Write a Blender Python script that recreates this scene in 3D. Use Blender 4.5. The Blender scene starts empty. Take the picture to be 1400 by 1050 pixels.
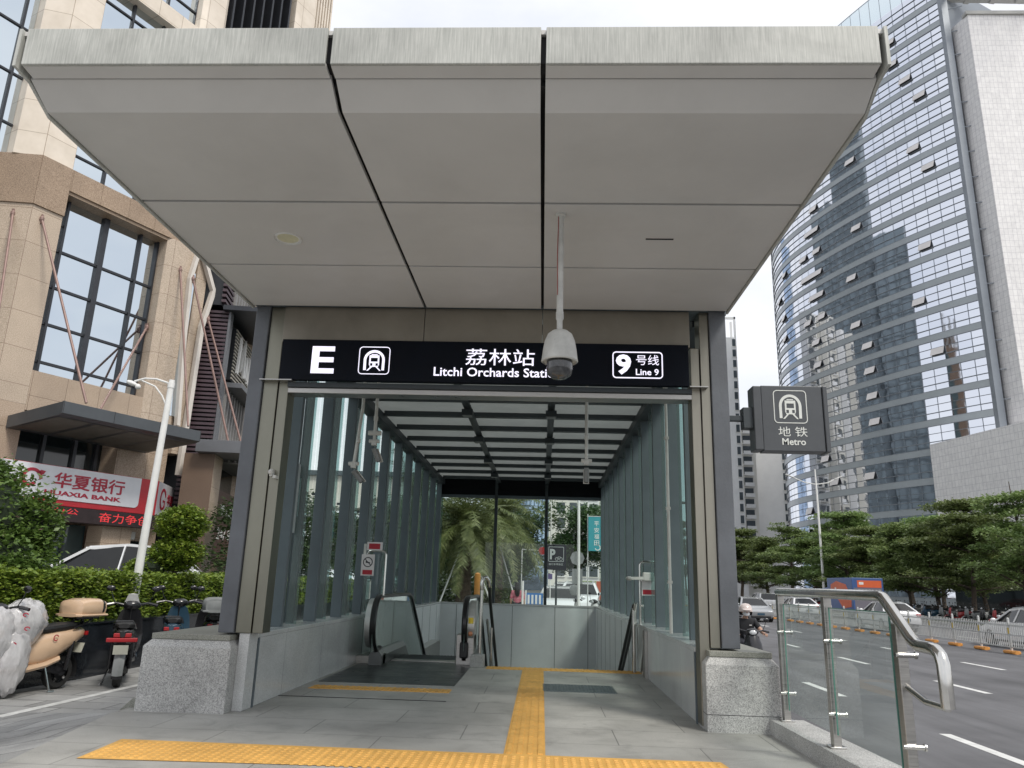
import bpy, bmesh, math, random
from mathutils import Vector, Matrix
rad=math.radians
V=Vector
rnd=random.Random(7)
SC=bpy.context.scene
COL=SC.collection
# ------------------------------------------------------------------ helpers
class MB:
    """collects shapes and links them as one mesh object"""
    def __init__(s): s.v=[];s.f=[];s.m=[];s.mi=0;s.T=None
    def add(s,vs,fs,mi=None):
        b=len(s.v)
        for p in vs:
            p=V(p); s.v.append(s.T@p if s.T else p)
        for f in fs: s.f.append([b+i for i in f]); s.m.append(s.mi if mi is None else mi)
    def quad(s,a,b,c,d): s.add([a,b,c,d],[(0,1,2,3)])
    def box(s,x0,x1,y0,y1,z0,z1):
        s.add([(x0,y0,z0),(x1,y0,z0),(x1,y1,z0),(x0,y1,z0),(x0,y0,z1),(x1,y0,z1),(x1,y1,z1),(x0,y1,z1)],
              [(0,3,2,1),(4,5,6,7),(0,1,5,4),(1,2,6,5),(2,3,7,6),(3,0,4,7)])
    def bar(s,p0,p1,w,h,up=(0,0,1)):
        p0=V(p0);p1=V(p1);d=(p1-p0).normalized();u=V(up)
        if abs(d.dot(u))>.99:u=V((0,1,0))
        a=d.cross(u).normalized();b=a.cross(d)
        q=[]
        for p in(p0,p1):
            for i,j in((-1,-1),(1,-1),(1,1),(-1,1)): q.append(p+a*i*w/2+b*j*h/2)
        s.add(q,[(0,1,2,3),(7,6,5,4),(0,4,5,1),(1,5,6,2),(2,6,7,3),(3,7,4,0)])
    def tube(s,path,r,n=10,caps=True,closed=False):
        P=[V(p) for p in path];N=len(P);vs=[];a=None
        rr=r if isinstance(r,(list,tuple)) else [r]*N
        for i in range(N):
            if closed: d=(P[(i+1)%N]-P[i-1]).normalized()
            else: d=(P[min(i+1,N-1)]-P[max(i-1,0)]).normalized()
            if a is None:
                a=d.orthogonal().normalized()
            a=(a-d*a.dot(d)).normalized();b=d.cross(a)
            for k in range(n):
                t=2*math.pi*k/n; vs.append(P[i]+(a*math.cos(t)+b*math.sin(t))*rr[i])
        fs=[]
        for i in range(N if closed else N-1):
            j=(i+1)%N
            for k in range(n):
                l=(k+1)%n; fs.append((i*n+k,i*n+l,j*n+l,j*n+k))
        if caps and not closed: fs.append(tuple(range(n))[::-1]); fs.append(tuple((N-1)*n+k for k in range(n)))
        s.add(vs,fs)
    def lathe(s,prof,c=(0,0,0),n=20,axis='z',caps=True):
        c=V(c);vs=[];N=len(prof)
        for r,h in prof:
            for k in range(n):
                t=2*math.pi*k/n;x,y=r*math.cos(t),r*math.sin(t)
                vs.append(c+(V((x,y,h)) if axis=='z' else V((x,h,y)) if axis=='y' else V((h,x,y))))
        fs=[]
        for i in range(N-1):
            for k in range(n):
                l=(k+1)%n; fs.append((i*n+k,i*n+l,(i+1)*n+l,(i+1)*n+k))
        if caps: fs.append(tuple(range(n))[::-1]);fs.append(tuple((N-1)*n+k for k in range(n)))
        s.add(vs,fs)
    def prism(s,poly,fn,w0,w1):
        n=len(poly)
        vs=[fn(u,v,w0) for u,v in poly]+[fn(u,v,w1) for u,v in poly]
        s.add(vs,[tuple(range(n))[::-1],tuple(range(n,2*n))]+[(i,(i+1)%n,n+(i+1)%n,n+i) for i in range(n)])
    def loft(s,rings,caps=True,mis=None):
        n=len(rings[0]);b=[p for r in rings for p in r];fs=[];ms=[]
        for i in range(len(rings)-1):
            for k in range(n):
                l=(k+1)%n; fs.append((i*n+k,i*n+l,(i+1)*n+l,(i+1)*n+k))
        if caps: fs.append(tuple(range(n))[::-1]);fs.append(tuple((len(rings)-1)*n+k for k in range(n)))
        s.add(b,fs)
    def blob(s,c,r,n=12,m=8,rot=None,sq=1.0):
        c=V(c);vs=[]
        for i in range(m+1):
            th=math.pi*i/m
            for k in range(n):
                ph=2*math.pi*k/n
                f=lambda q:math.copysign(abs(q)**sq,q)
                p=V((r[0]*f(math.sin(th))*f(math.cos(ph)),r[1]*f(math.sin(th))*f(math.sin(ph)),r[2]*f(math.cos(th))))
                vs.append(c+(rot@p if rot else p))
        s.add(vs,[(i*n+k,(i+1)*n+k,(i+1)*n+(k+1)%n,i*n+(k+1)%n) for i in range(m) for k in range(n)])
    def mesh(s,me,fn):
        s.add([fn(*v.co) for v in me.vertices],[tuple(p.vertices) for p in me.polygons])
    def build(s,name,mats,parent=None,smooth=False,bevel=0,fix=False):
        me=bpy.data.meshes.new(name); me.from_pydata([tuple(v) for v in s.v],[],s.f)
        if not isinstance(mats,(list,tuple)): mats=[mats]
        for m in mats: me.materials.append(m)
        me.polygons.foreach_set('material_index',s.m)
        if fix or smooth:
            bm=bmesh.new();bm.from_mesh(me)
            if smooth: bmesh.ops.remove_doubles(bm,verts=bm.verts,dist=1e-5)
            bmesh.ops.recalc_face_normals(bm,faces=bm.faces)
            bm.to_mesh(me);bm.free()
        if smooth:
            me.polygons.foreach_set('use_smooth',[True]*len(me.polygons)); me.set_sharp_from_angle(angle=rad(40))
        me.update()
        o=bpy.data.objects.new(name,me); COL.objects.link(o)
        if parent is not None:
            o.parent=parent; o.matrix_parent_inverse=WM[parent.name].inverted() if parent.name in WM else Matrix()
        if bevel:
            b=o.modifiers.new('bevel','BEVEL');b.width=bevel;b.segments=2;b.limit_method='ANGLE';b.angle_limit=rad(40)
        return o
WM={}
def tag(o,label=None,cat=None,group=None,kind=None):
    if label:o['label']=label
    if cat:o['category']=cat
    if group:o['group']=group
    if kind:o['kind']=kind
    return o
def thing(name,loc,label,cat,group=None,rz=0):
    o=bpy.data.objects.new(name,None);COL.objects.link(o);o.empty_display_size=.2
    o.location=loc;o.rotation_euler=(0,0,rz)
    WM[o.name]=Matrix.Translation(V(loc))@Matrix.Rotation(rz,4,'Z')
    return tag(o,label,cat,group)
def local(o): WM.pop(o.name,None); return o     # parts of o are built in its own coordinates
def dup(root,loc,rz=None,label=None,group=None):
    r=root.copy();COL.objects.link(r);r.location=loc
    if rz is not None:r.rotation_euler=(0,0,rz)
    if label:r['label']=label
    if group:r['group']=group
    for ch in list(root.children):
        c=ch.copy();COL.objects.link(c);c.parent=r
        for g in list(ch.children):
            d=g.copy();COL.objects.link(d);d.parent=c
    return r
def struct(o): o['kind']='structure'; return o
# ------------------------------------------------------------------ materials
def nn(nt,t,**k):
    n=nt.nodes.new(t)
    for a,b in k.items(): setattr(n,a,b)
    return n
def mat(name,col,rough=.5,metal=0,var=0,vs=4,var2=None,bump=0,bs=60,spec=.5,emis=None,es=1,stretch=None,coat=0,trans=0,bumpd=.01,rvar=0,big=0,bigs=1.2):
    m=bpy.data.materials.new(name);m.use_nodes=True;nt=m.node_tree;b=nt.nodes['Principled BSDF']
    b.inputs['Roughness'].default_value=rough;b.inputs['Metallic'].default_value=metal
    b.inputs['Specular IOR Level'].default_value=spec
    if coat:b.inputs['Coat Weight'].default_value=coat;b.inputs['Coat Roughness'].default_value=.05
    c=(*col,1)
    b.inputs['Base Color'].default_value=c
    L=nt.links.new
    if var or bump or rvar:
        tc=nn(nt,'ShaderNodeTexCoord');src=tc.outputs['Object']
        if stretch:
            mp=nn(nt,'ShaderNodeMapping');mp.inputs['Scale'].default_value=stretch;L(src,mp.inputs['Vector']);src=mp.outputs['Vector']
    if var or rvar:
        n=nn(nt,'ShaderNodeTexNoise');n.inputs['Scale'].default_value=vs;n.inputs['Detail'].default_value=6;n.inputs['Roughness'].default_value=.65
        L(src,n.inputs['Vector'])
    if var:
        r=nn(nt,'ShaderNodeValToRGB')
        e=r.color_ramp.elements;e[0].position=.3;e[1].position=.7
        c2=var2 or tuple(min(1,x*(1+var)) for x in col)
        e[0].color=(*[x*(1-var) for x in col],1) if var2 is None else (*col,1);e[1].color=(*c2,1)
        L(n.outputs['Fac'],r.inputs['Fac']);L(r.outputs['Color'],b.inputs['Base Color'])
    if big and var:
        nb=nn(nt,'ShaderNodeTexNoise');nb.inputs['Scale'].default_value=bigs;nb.inputs['Detail'].default_value=8;nb.inputs['Roughness'].default_value=.62;nb.inputs['Distortion'].default_value=.4;L(tc.outputs['Object'],nb.inputs['Vector'])
        mb_=nn(nt,'ShaderNodeMapRange');mb_.inputs['From Min'].default_value=.34;mb_.inputs['From Max'].default_value=.56;mb_.inputs['To Min'].default_value=1-big;mb_.inputs['To Max'].default_value=1;L(nb.outputs['Fac'],mb_.inputs['Value'])
        mm=nn(nt,'ShaderNodeMix',data_type='RGBA',blend_type='MULTIPLY');mm.inputs[0].default_value=1;L(r.outputs['Color'],mm.inputs[6]);L(mb_.outputs[0],mm.inputs[7]);L(mm.outputs[2],b.inputs['Base Color'])
    if rvar:
        mr=nn(nt,'ShaderNodeMapRange');mr.inputs['From Min'].default_value=.3;mr.inputs['From Max'].default_value=.7
        mr.inputs['To Min'].default_value=max(0,rough-rvar);mr.inputs['To Max'].default_value=rough+rvar
        L(n.outputs['Fac'],mr.inputs['Value']);L(mr.outputs[0],b.inputs['Roughness'])
    if bump:
        n2=nn(nt,'ShaderNodeTexNoise');n2.inputs['Scale'].default_value=bs;n2.inputs['Detail'].default_value=4;L(src,n2.inputs['Vector'])
        bp=nn(nt,'ShaderNodeBump');bp.inputs['Strength'].default_value=bump;bp.inputs['Distance'].default_value=bumpd
        L(n2.outputs['Fac'],bp.inputs['Height']);L(bp.outputs['Normal'],b.inputs['Normal'])
    if emis:
        b.inputs['Emission Color'].default_value=(*emis,1);b.inputs['Emission Strength'].default_value=es
    if trans: b.inputs['Transmission Weight'].default_value=trans
    return m
def granite(name,cols,scale=220,rough=.55,big=.12,spec=.4,joints=None,bigs=1.5,spots=None):
    """speckled stone; joints=(bw,bh,plane) draws fine slab joints"""
    m=bpy.data.materials.new(name);m.use_nodes=True;nt=m.node_tree;L=nt.links.new;b=nt.nodes['Principled BSDF']
    b.inputs['Roughness'].default_value=rough;b.inputs['Specular IOR Level'].default_value=spec
    tc=nn(nt,'ShaderNodeTexCoord')
    n=nn(nt,'ShaderNodeTexNoise');n.inputs['Scale'].default_value=scale;n.inputs['Detail'].default_value=3;n.inputs['Roughness'].default_value=.7
    L(tc.outputs['Object'],n.inputs['Vector'])
    r=nn(nt,'ShaderNodeValToRGB');r.color_ramp.elements[0].position=.36;r.color_ramp.elements[1].position=.64
    r.color_ramp.elements[0].color=(*cols[0],1);r.color_ramp.elements[1].color=(*cols[2],1)
    e=r.color_ramp.elements.new(.5);e.color=(*cols[1],1)
    L(n.outputs['Fac'],r.inputs['Fac'])
    n2=nn(nt,'ShaderNodeTexNoise');n2.inputs['Scale'].default_value=bigs;n2.inputs['Detail'].default_value=7;n2.inputs['Roughness'].default_value=.6
    L(tc.outputs['Object'],n2.inputs['Vector'])
    mr=nn(nt,'ShaderNodeMapRange');mr.inputs['From Min'].default_value=.3;mr.inputs['From Max'].default_value=.7
    mr.inputs['To Min'].default_value=1-big;mr.inputs['To Max'].default_value=1+big*.5
    L(n2.outputs['Fac'],mr.inputs['Value'])
    mx=nn(nt,'ShaderNodeMix',data_type='RGBA',blend_type='MULTIPLY');mx.inputs[0].default_value=1
    L(r.outputs['Color'],mx.inputs[6]);L(mr.outputs[0],mx.inputs[7])
    out=mx.outputs[2]
    if joints:
        bw,bh,pl,mort,mcol=joints[:5]
        sx=nn(nt,'ShaderNodeSeparateXYZ');cx=nn(nt,'ShaderNodeCombineXYZ');L(tc.outputs['Object'],sx.inputs[0])
        L(sx.outputs[pl[0]],cx.inputs[0]);L(sx.outputs[pl[1]],cx.inputs[1])
        br=nn(nt,'ShaderNodeTexBrick');br.offset=joints[5] if len(joints)>5 else 0
        br.inputs['Scale'].default_value=1;br.inputs['Brick Width'].default_value=bw;br.inputs['Row Height'].default_value=bh
        br.inputs['Mortar Size'].default_value=mort;br.inputs['Mortar Smooth'].default_value=0
        br.inputs['Color1'].default_value=(1,1,1,1);c2_=joints[6] if len(joints)>6 else .93;br.inputs['Color2'].default_value=(c2_,c2_,c2_,1);br.inputs['Mortar'].default_value=(*mcol,1)
        L(cx.outputs[0],br.inputs['Vector'])
        m2=nn(nt,'ShaderNodeMix',data_type='RGBA',blend_type='MULTIPLY');m2.inputs[0].default_value=1
        L(out,m2.inputs[6]);L(br.outputs['Color'],m2.inputs[7]);out=m2.outputs[2]
    if spots:
        vo=nn(nt,'ShaderNodeTexVoronoi');vo.inputs['Scale'].default_value=spots[0];L(tc.outputs['Object'],vo.inputs['Vector'])
        cr=nn(nt,'ShaderNodeMapRange');cr.inputs['From Min'].default_value=spots[1]*.7;cr.inputs['From Max'].default_value=spots[1];cr.inputs['To Min'].default_value=spots[2];cr.inputs['To Max'].default_value=1
        L(vo.outputs['Distance'],cr.inputs['Value'])
        st=nn(nt,'ShaderNodeTexNoise');st.inputs['Scale'].default_value=2.6;st.inputs['Detail'].default_value=8;st.inputs['Roughness'].default_value=.75;st.inputs['Distortion'].default_value=.8;L(tc.outputs['Object'],st.inputs['Vector'])
        sr=nn(nt,'ShaderNodeMapRange');sr.inputs['From Min'].default_value=.36;sr.inputs['From Max'].default_value=.5;sr.inputs['To Min'].default_value=.80;sr.inputs['To Max'].default_value=1;L(st.outputs['Fac'],sr.inputs['Value'])
        mm=nn(nt,'ShaderNodeMath',operation='MULTIPLY');L(cr.outputs[0],mm.inputs[0]);L(sr.outputs[0],mm.inputs[1])
        m3=nn(nt,'ShaderNodeMix',data_type='RGBA',blend_type='MULTIPLY');m3.inputs[0].default_value=1;L(out,m3.inputs[6]);L(mm.outputs[0],m3.inputs[7]);out=m3.outputs[2]
    L(out,b.inputs['Base Color'])
    return m
def glass(name,tint=(.86,.93,.9),refl=1.0,veil=.0,rough=.0):
    m=bpy.data.materials.new(name);m.use_nodes=True;nt=m.node_tree;L=nt.links.new
    nt.nodes.remove(nt.nodes['Principled BSDF']);o=nt.nodes['Material Output']
    t=nn(nt,'ShaderNodeBsdfTransparent');t.inputs['Color'].default_value=(*tint,1)
    g=nn(nt,'ShaderNodeBsdfGlossy');g.inputs['Roughness'].default_value=rough;g.inputs['Color'].default_value=(.95,1,.98,1)
    f=nn(nt,'ShaderNodeFresnel');f.inputs['IOR'].default_value=1.5
    ge=nn(nt,'ShaderNodeNewGeometry');io=nn(nt,'ShaderNodeMath',operation='MULTIPLY_ADD');io.inputs[1].default_value=1/1.5-1.5;io.inputs[2].default_value=1.5;L(ge.outputs['Backfacing'],io.inputs[0]);L(io.outputs[0],f.inputs['IOR'])
    ml=nn(nt,'ShaderNodeMath',operation='MULTIPLY');ml.inputs[1].default_value=refl;L(f.outputs[0],ml.inputs[0])
    mx=nn(nt,'ShaderNodeMixShader');L(ml.outputs[0],mx.inputs[0]);L(t.outputs[0],mx.inputs[1]);L(g.outputs[0],mx.inputs[2])
    out=mx.outputs[0]
    if veil:  # flat grey diffuse mixed over the glass
        d=nn(nt,'ShaderNodeBsdfDiffuse');d.inputs['Color'].default_value=(.5,.55,.53,1)
        m2=nn(nt,'ShaderNodeMixShader');m2.inputs[0].default_value=veil;L(out,m2.inputs[1]);L(d.outputs[0],m2.inputs[2]);out=m2.outputs[0]
    L(out,o.inputs['Surface'])
    return m
def mirrorglass(name,col,rough=.02,wave=.0015,ws=.35,base=.0):
    """reflective facade glazing with slightly wavy panes"""
    m=bpy.data.materials.new(name);m.use_nodes=True;nt=m.node_tree;L=nt.links.new;b=nt.nodes['Principled BSDF']
    b.inputs['Base Color'].default_value=(*col,1);b.inputs['Metallic'].default_value=1;b.inputs['Roughness'].default_value=rough
    tc=nn(nt,'ShaderNodeTexCoord');n=nn(nt,'ShaderNodeTexNoise');n.inputs['Scale'].default_value=ws;n.inputs['Detail'].default_value=2
    L(tc.outputs['Object'],n.inputs['Vector'])
    bp=nn(nt,'ShaderNodeBump');bp.inputs['Strength'].default_value=1;bp.inputs['Distance'].default_value=wave/ws*3
    L(n.outputs['Fac'],bp.inputs['Height']);L(bp.outputs['Normal'],b.inputs['Normal'])
    return m
def leafmat(name,c0,c1,c2,scale=2.0,trans=.35,rough=.45,tv=0):
    m=bpy.data.materials.new(name);m.use_nodes=True;nt=m.node_tree;L=nt.links.new;b=nt.nodes['Principled BSDF'];o=nt.nodes['Material Output']
    tc=nn(nt,'ShaderNodeTexCoord')
    n=nn(nt,'ShaderNodeTexNoise');n.inputs['Scale'].default_value=scale;n.inputs['Detail'].default_value=5;n.inputs['Roughness'].default_value=.8
    L(tc.outputs['Object'],n.inputs['Vector'])
    r=nn(nt,'ShaderNodeValToRGB');e=r.color_ramp.elements;e[0].position=.32;e[1].position=.68;e[0].color=(*c0,1);e[1].color=(*c2,1)
    q=e.new(.5);q.color=(*c1,1)
    oi=nn(nt,'ShaderNodeObjectInfo');hr=nn(nt,'ShaderNodeMapRange');hr.inputs['To Min'].default_value=1-tv;hr.inputs['To Max'].default_value=1+tv;L(oi.outputs['Random'],hr.inputs['Value'])
    hs=nn(nt,'ShaderNodeHueSaturation');L(hr.outputs[0],hs.inputs['Value']);L(r.outputs['Color'],hs.inputs['Color'])
    hm=nn(nt,'ShaderNodeMapRange');hm.inputs['To Min'].default_value=.5-tv*.06;hm.inputs['To Max'].default_value=.5+tv*.06;L(oi.outputs['Random'],hm.inputs['Value']);L(hm.outputs[0],hs.inputs['Hue'])
    L(n.outputs['Fac'],r.inputs['Fac']);L(hs.outputs['Color'],b.inputs['Base Color']);b.inputs['Roughness'].default_value=rough
    t=nn(nt,'ShaderNodeBsdfTranslucent');L(hs.outputs['Color'],t.inputs['Color'])
    mx=nn(nt,'ShaderNodeMixShader');mx.inputs[0].default_value=trans
    L(b.outputs[0],mx.inputs[1]);L(t.outputs[0],mx.inputs[2]);L(mx.outputs[0],o.inputs['Surface'])
    return m
M={}
M['canopy']=mat('canopy_panel',(.60,.59,.57),.42,.0,.05,.9,spec=.4,rvar=.05,big=.07,bigs=1.1)
M['fascia']=mat('streaked_fascia',(.36,.37,.34),.5,0,vs=7,var2=(.60,.60,.56),var=1,stretch=(17,17,.7),spec=.35,big=.22,bigs=1.6)
M['gap']=mat('joint_dark',(.018,.018,.02),.8)
M['slate']=mat('slate_paint',(.105,.130,.145),.45,0,.12,2.0,spec=.45)
M['slate_dark']=mat('slate_dark',(.040,.050,.056),.5,0,.1,2)
M['pillar']=mat('grey_pillar',(.115,.125,.14),.42,0,.22,1.6,spec=.5,bump=.15,bs=40,big=.15)
M['steel']=mat('brushed_steel',(.42,.41,.39),.33,1,.14,3,stretch=(2,2,40),rvar=.08)
M['steel_warm']=mat('jamb_steel_warm',(.30,.285,.24),.36,1,.16,1.3,stretch=(1,1,.35),rvar=.06)
M['steel_green']=mat('jamb_steel',(.23,.225,.185),.38,1,.2,1.3,stretch=(1,1,.35),rvar=.06)
M['steel_wall']=mat('lintel_steel',(.27,.25,.21),.42,.75,.2,1.2,rvar=.08)
M['skirt']=mat('skirt_steel',(.16,.17,.17),.35,.6,.1,6)
M['newel']=mat('newel_steel',(.66,.66,.64),.38,.75,.08,6)
M['chrome']=mat('polished_steel',(.62,.61,.58),.16,1,.1,6,rvar=.06)
M['signblack']=mat('sign_black',(.003,.005,.010),.4,0,.2,3,spec=.12)
M['letter']=mat('lit_letter',(.8,.8,.85),.5,emis=(.86,.82,1),es=.60)
M['white']=mat('white_paint',(.72,.72,.70),.4,0,.08,4)
M['offwhite']=mat('worn_white',(.55,.55,.52),.5,0,.16,8)
M['white_letter']=mat('white_letter',(.7,.72,.68),.5,0,.05,9)
M['metrosign']=mat('metro_sign_grey',(.072,.078,.085),.4,0,.12,4)
M['plinth']=granite('plinth_granite',((.22,.22,.215),(.43,.43,.415),(.62,.62,.60)),130,.6,.2,spots=(2.6,.07,.78))
M['plinthcap']=granite('plinth_cap_granite',((.15,.155,.13),(.25,.255,.22),(.36,.36,.32)),170,.5,.2)
M['floor']=granite('platform_granite',((.33,.325,.30),(.42,.415,.39),(.51,.505,.475)),160,.50,.26,joints=(1.2,.62,(0,1),.005,(.5,.5,.5),.5),bigs=1.1,spots=(2.2,.05,.72))
M['inwall']=granite('polished_wall_granite',((.46,.47,.465),(.56,.575,.57),(.66,.67,.665)),120,.16,.16,spec=.6,joints=(1.35,4,(1,2),.004,(.5,.5,.5)))
M['inpanel']=mat('stair_wall_panel',(.74,.76,.76),.3,0,.06,1.5,spec=.5)
M['tact']=mat('tactile_yellow',(.72,.41,.105),.6,0,.14,5,bump=.2,bs=120,big=.14,bigs=2.0)
M['floorplate']=mat('floor_plate_steel',(.055,.065,.066),.34,.6,.25,2.5,rvar=.1,bump=.25,bs=160)
M['grate']=mat('grate_steel',(.20,.235,.24),.4,.8,.2,8)
M['rubber']=mat('handrail_rubber',(.008,.008,.008),.32,0,.2,8)
M['plaster']=leafmat('frosted_roof',(.20,.22,.21),(.23,.25,.24),(.26,.28,.27),1.2,.36)
M['tealfilm']=glass('teal_tinted_glass',(.34,.50,.49),.8,.16)
M['louvre']=mat('louvre_dark',(.010,.012,.016),.5,0,.2,8)
M['glass']=glass('clear_green_glass',(.84,.93,.90),.9,.0)
M['glass2']=glass('balustrade_glass',(.90,.96,.94),.9,.03)
M['red']=mat('sign_red',(.45,.02,.03),.45,0,.1,5)
M['darkplastic']=mat('dark_plastic',(.012,.012,.013),.4,0,.2,9)
M['greyplastic']=mat('grey_plastic',(.20,.21,.21),.45,0,.12,9)
M['orange']=mat('orange_board',(.62,.27,.06),.5,0,.1,6)
M['yellow']=mat('yellow_paint',(.75,.55,.05),.5,0,.1,6)
M['tyre']=mat('tyre_rubber',(.012,.012,.012),.75,0,.3,20)
# ------------------------------------------------------------------ camera, sky, sun
CAMZ=1.15
def camrows(yaw,pitch,roll):
    f=V((math.sin(yaw)*math.cos(pitch),math.cos(yaw)*math.cos(pitch),math.sin(pitch)))
    r=V((math.cos(yaw),-math.sin(yaw),0));u=r.cross(f)
    c,s=math.cos(roll),math.sin(roll)
    return r*c+u*s,u*c-r*s,f
cr,cu,cf=camrows(rad(-2.607),rad(14.80),rad(1.656))
cam=bpy.data.cameras.new('camera');co=bpy.data.objects.new('camera',cam);COL.objects.link(co)
cam.sensor_fit='HORIZONTAL';cam.sensor_width=36;cam.lens=36*1033/1400;cam.clip_end=6000;cam.clip_start=.05
co.matrix_world=Matrix(((cr.x,cu.x,-cf.x,0),(cr.y,cu.y,-cf.y,0),(cr.z,cu.z,-cf.z,CAMZ),(0,0,0,1)))
SC.camera=co
w=bpy.data.worlds.new('World');SC.world=w;w.use_nodes=True;nt=w.node_tree;L=nt.links.new
SUN_EL,SUN_AZ=50,138      # azimuth clockwise from +Y
sky=nn(nt,'ShaderNodeTexSky',sky_type='NISHITA');sky.sun_disc=False;sky.sun_elevation=rad(SUN_EL);sky.sun_rotation=rad(SUN_AZ);sky.dust_density=2.5
tc=nn(nt,'ShaderNodeTexCoord');mp=nn(nt,'ShaderNodeMapping');mp.inputs['Scale'].default_value=(1,1,2.2);L(tc.outputs['Generated'],mp.inputs['Vector'])
cl=nn(nt,'ShaderNodeTexNoise');cl.inputs['Scale'].default_value=2.6;cl.inputs['Detail'].default_value=7;cl.inputs['Roughness'].default_value=.55;L(mp.outputs['Vector'],cl.inputs['Vector'])
rp=nn(nt,'ShaderNodeValToRGB');rp.color_ramp.elements[0].position=.32;rp.color_ramp.elements[1].position=.62
rp.color_ramp.elements[0].color=(5.5,5.75,6.35,1);rp.color_ramp.elements[1].color=(7.1,7.15,7.35,1)
L(cl.outputs['Fac'],rp.inputs['Fac'])
mx=nn(nt,'ShaderNodeMix',data_type='RGBA');mx.inputs[0].default_value=.93
L(sky.outputs[0],mx.inputs[6]);L(rp.outputs['Color'],mx.inputs[7])
L(mx.outputs[2],nt.nodes['Background'].inputs['Color']);nt.nodes['Background'].inputs['Strength'].default_value=.10
sl=bpy.data.lights.new('sun','SUN');sl.energy=1.5;sl.angle=rad(14);sl.color=(1,.95,.87)
so=bpy.data.objects.new('sun',sl);COL.objects.link(so)
sd=V((math.sin(rad(SUN_AZ))*math.cos(rad(SUN_EL)),math.cos(rad(SUN_AZ))*math.cos(rad(SUN_EL)),math.sin(rad(SUN_EL))))
so.rotation_euler=sd.to_track_quat('Z','Y').to_euler();so.location=(20,-30,60)
SC.view_settings.view_transform='Standard';SC.view_settings.look='None';SC.view_settings.gamma=1;SC.view_settings.exposure=0.68
# ------------------------------------------------------------------ text
def txt(mb,s,O,U,Vv,w,h,depth=.004,bold=0,N=None):
    cu_=bpy.data.curves.new('t','FONT');cu_.body=s;cu_.size=1;cu_.offset=bold;cu_.resolution_u=3
    ob=bpy.data.objects.new('t',cu_);COL.objects.link(ob)
    dg=bpy.context.evaluated_depsgraph_get();me=bpy.data.meshes.new_from_object(ob.evaluated_get(dg))
    bpy.data.objects.remove(ob);bpy.data.curves.remove(cu_)
    if not me.vertices: return
    xs=[v.co.x for v in me.vertices];ys=[v.co.y for v in me.vertices]
    x0,x1,y0,y1=min(xs),max(xs),min(ys),max(ys)
    O=V(O);U=V(U).normalized();Vv=V(Vv).normalized();N=U.cross(Vv) if N is None else V(N)
    sx=w/(x1-x0);sy=h/(y1-y0) if h else sx
    bm=bmesh.new();bm.from_mesh(me);bpy.data.meshes.remove(me)
    bmesh.ops.remove_doubles(bm,verts=bm.verts,dist=1e-5)
    g=bmesh.ops.extrude_face_region(bm,geom=bm.faces[:])
    for v in [e for e in g['geom'] if isinstance(e,bmesh.types.BMVert)]: v.co.z+=1
    bm.verts.index_update()
    mb.add([O+U*(v.co.x-x0)*sx+Vv*(v.co.y-y0)*sy+N*v.co.z*depth for v in bm.verts],[[v.index for v in f.verts] for f in bm.faces])
    bm.free()
def strip2d(mb,pts,wd,O,U,Vv,N,depth=.004,closed=False):
    """flat ribbon of width wd along 2-D points"""
    P=[V((p[0],p[1])) for p in pts];n=len(P);l=[];r=[]
    for i in range(n):
        a=P[i-1] if (closed or i>0) else P[i];b=P[(i+1)%n] if (closed or i<n-1) else P[i]
        d=(b-a).normalized();q=V((-d.y,d.x))*wd/2
        l.append(P[i]+q);r.append(P[i]-q)
    for i in range(n if closed else n-1):
        j=(i+1)%n
        mb.prism([l[i],r[i],r[j],l[j]],lambda u,v,w_:O+U*u+Vv*v+N*w_,0,depth)
def rrect(x0,x1,y0,y1,r,n=4):
    o=[]
    for cx,cy,a in((x1-r,y1-r,0),(x0+r,y1-r,90),(x0+r,y0+r,180),(x1-r,y0+r,270)):
        for k in range(n+1):
            t=rad(a+90*k/n);o.append((cx+r*math.cos(t),cy+r*math.sin(t)))
    return o
def metro_icon(mb,O,U,Vv,N,w,h,depth=.004):
    """tunnel arch with a train on rails inside a rounded frame"""
    O=V(O);U=V(U);Vv=V(Vv);N=V(N)
    strip2d(mb,rrect(0,w,0,h,w*.11),w*.026,O,U,Vv,N,depth,True)
    X=lambda x:x*w
    Y=lambda y:y*h
    arch=[(X(.20),Y(.14)),(X(.195),Y(.50))]
    for k in range(0,13):
        t=math.pi-math.pi*k/12;arch.append((X(.5)+X(.305)*math.cos(t),Y(.52)+Y(.32)*math.sin(t)))
    arch+=[(X(.80),Y(.14))]
    strip2d(mb,arch,w*.085,O,U,Vv,N,depth)
    fn=lambda u,v,q:O+U*u*w+Vv*v*h+N*q
    # train: body made of bars round the window, head lights left open
    mb.prism([(.335,.60),(.335,.69),(.665,.69),(.665,.60)],fn,0,depth)
    mb.prism([(.335,.455),(.335,.60),(.385,.60),(.385,.455)],fn,0,depth)
    mb.prism([(.615,.455),(.615,.60),(.665,.60),(.665,.455)],fn,0,depth)
    mb.prism([(.335,.40),(.335,.455),(.665,.455),(.665,.40)],fn,0,depth)
    mb.prism([(.36,.30),(.335,.33),(.335,.40),(.37,.40),(.37,.30)],fn,0,depth)
    mb.prism([(.45,.30),(.45,.40),(.55,.40),(.55,.30)],fn,0,depth)
    mb.prism([(.63,.30),(.63,.40),(.665,.40),(.665,.33),(.64,.30)],fn,0,depth)
    mb.prism([(.36,.265),(.36,.30),(.64,.30),(.64,.265)],fn,0,depth)
    mb.prism([(.40,.705),(.40,.735),(.60,.735),(.60,.705)],fn,0,depth)
    for sg in(-1,1):
        a=[(.5+sg*.05,.265),(.5+sg*.11,.265),(.5+sg*.24,.12),(.5+sg*.185,.12)]
        mb.prism(a if sg<0 else a[::-1],fn,0,depth)
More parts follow.
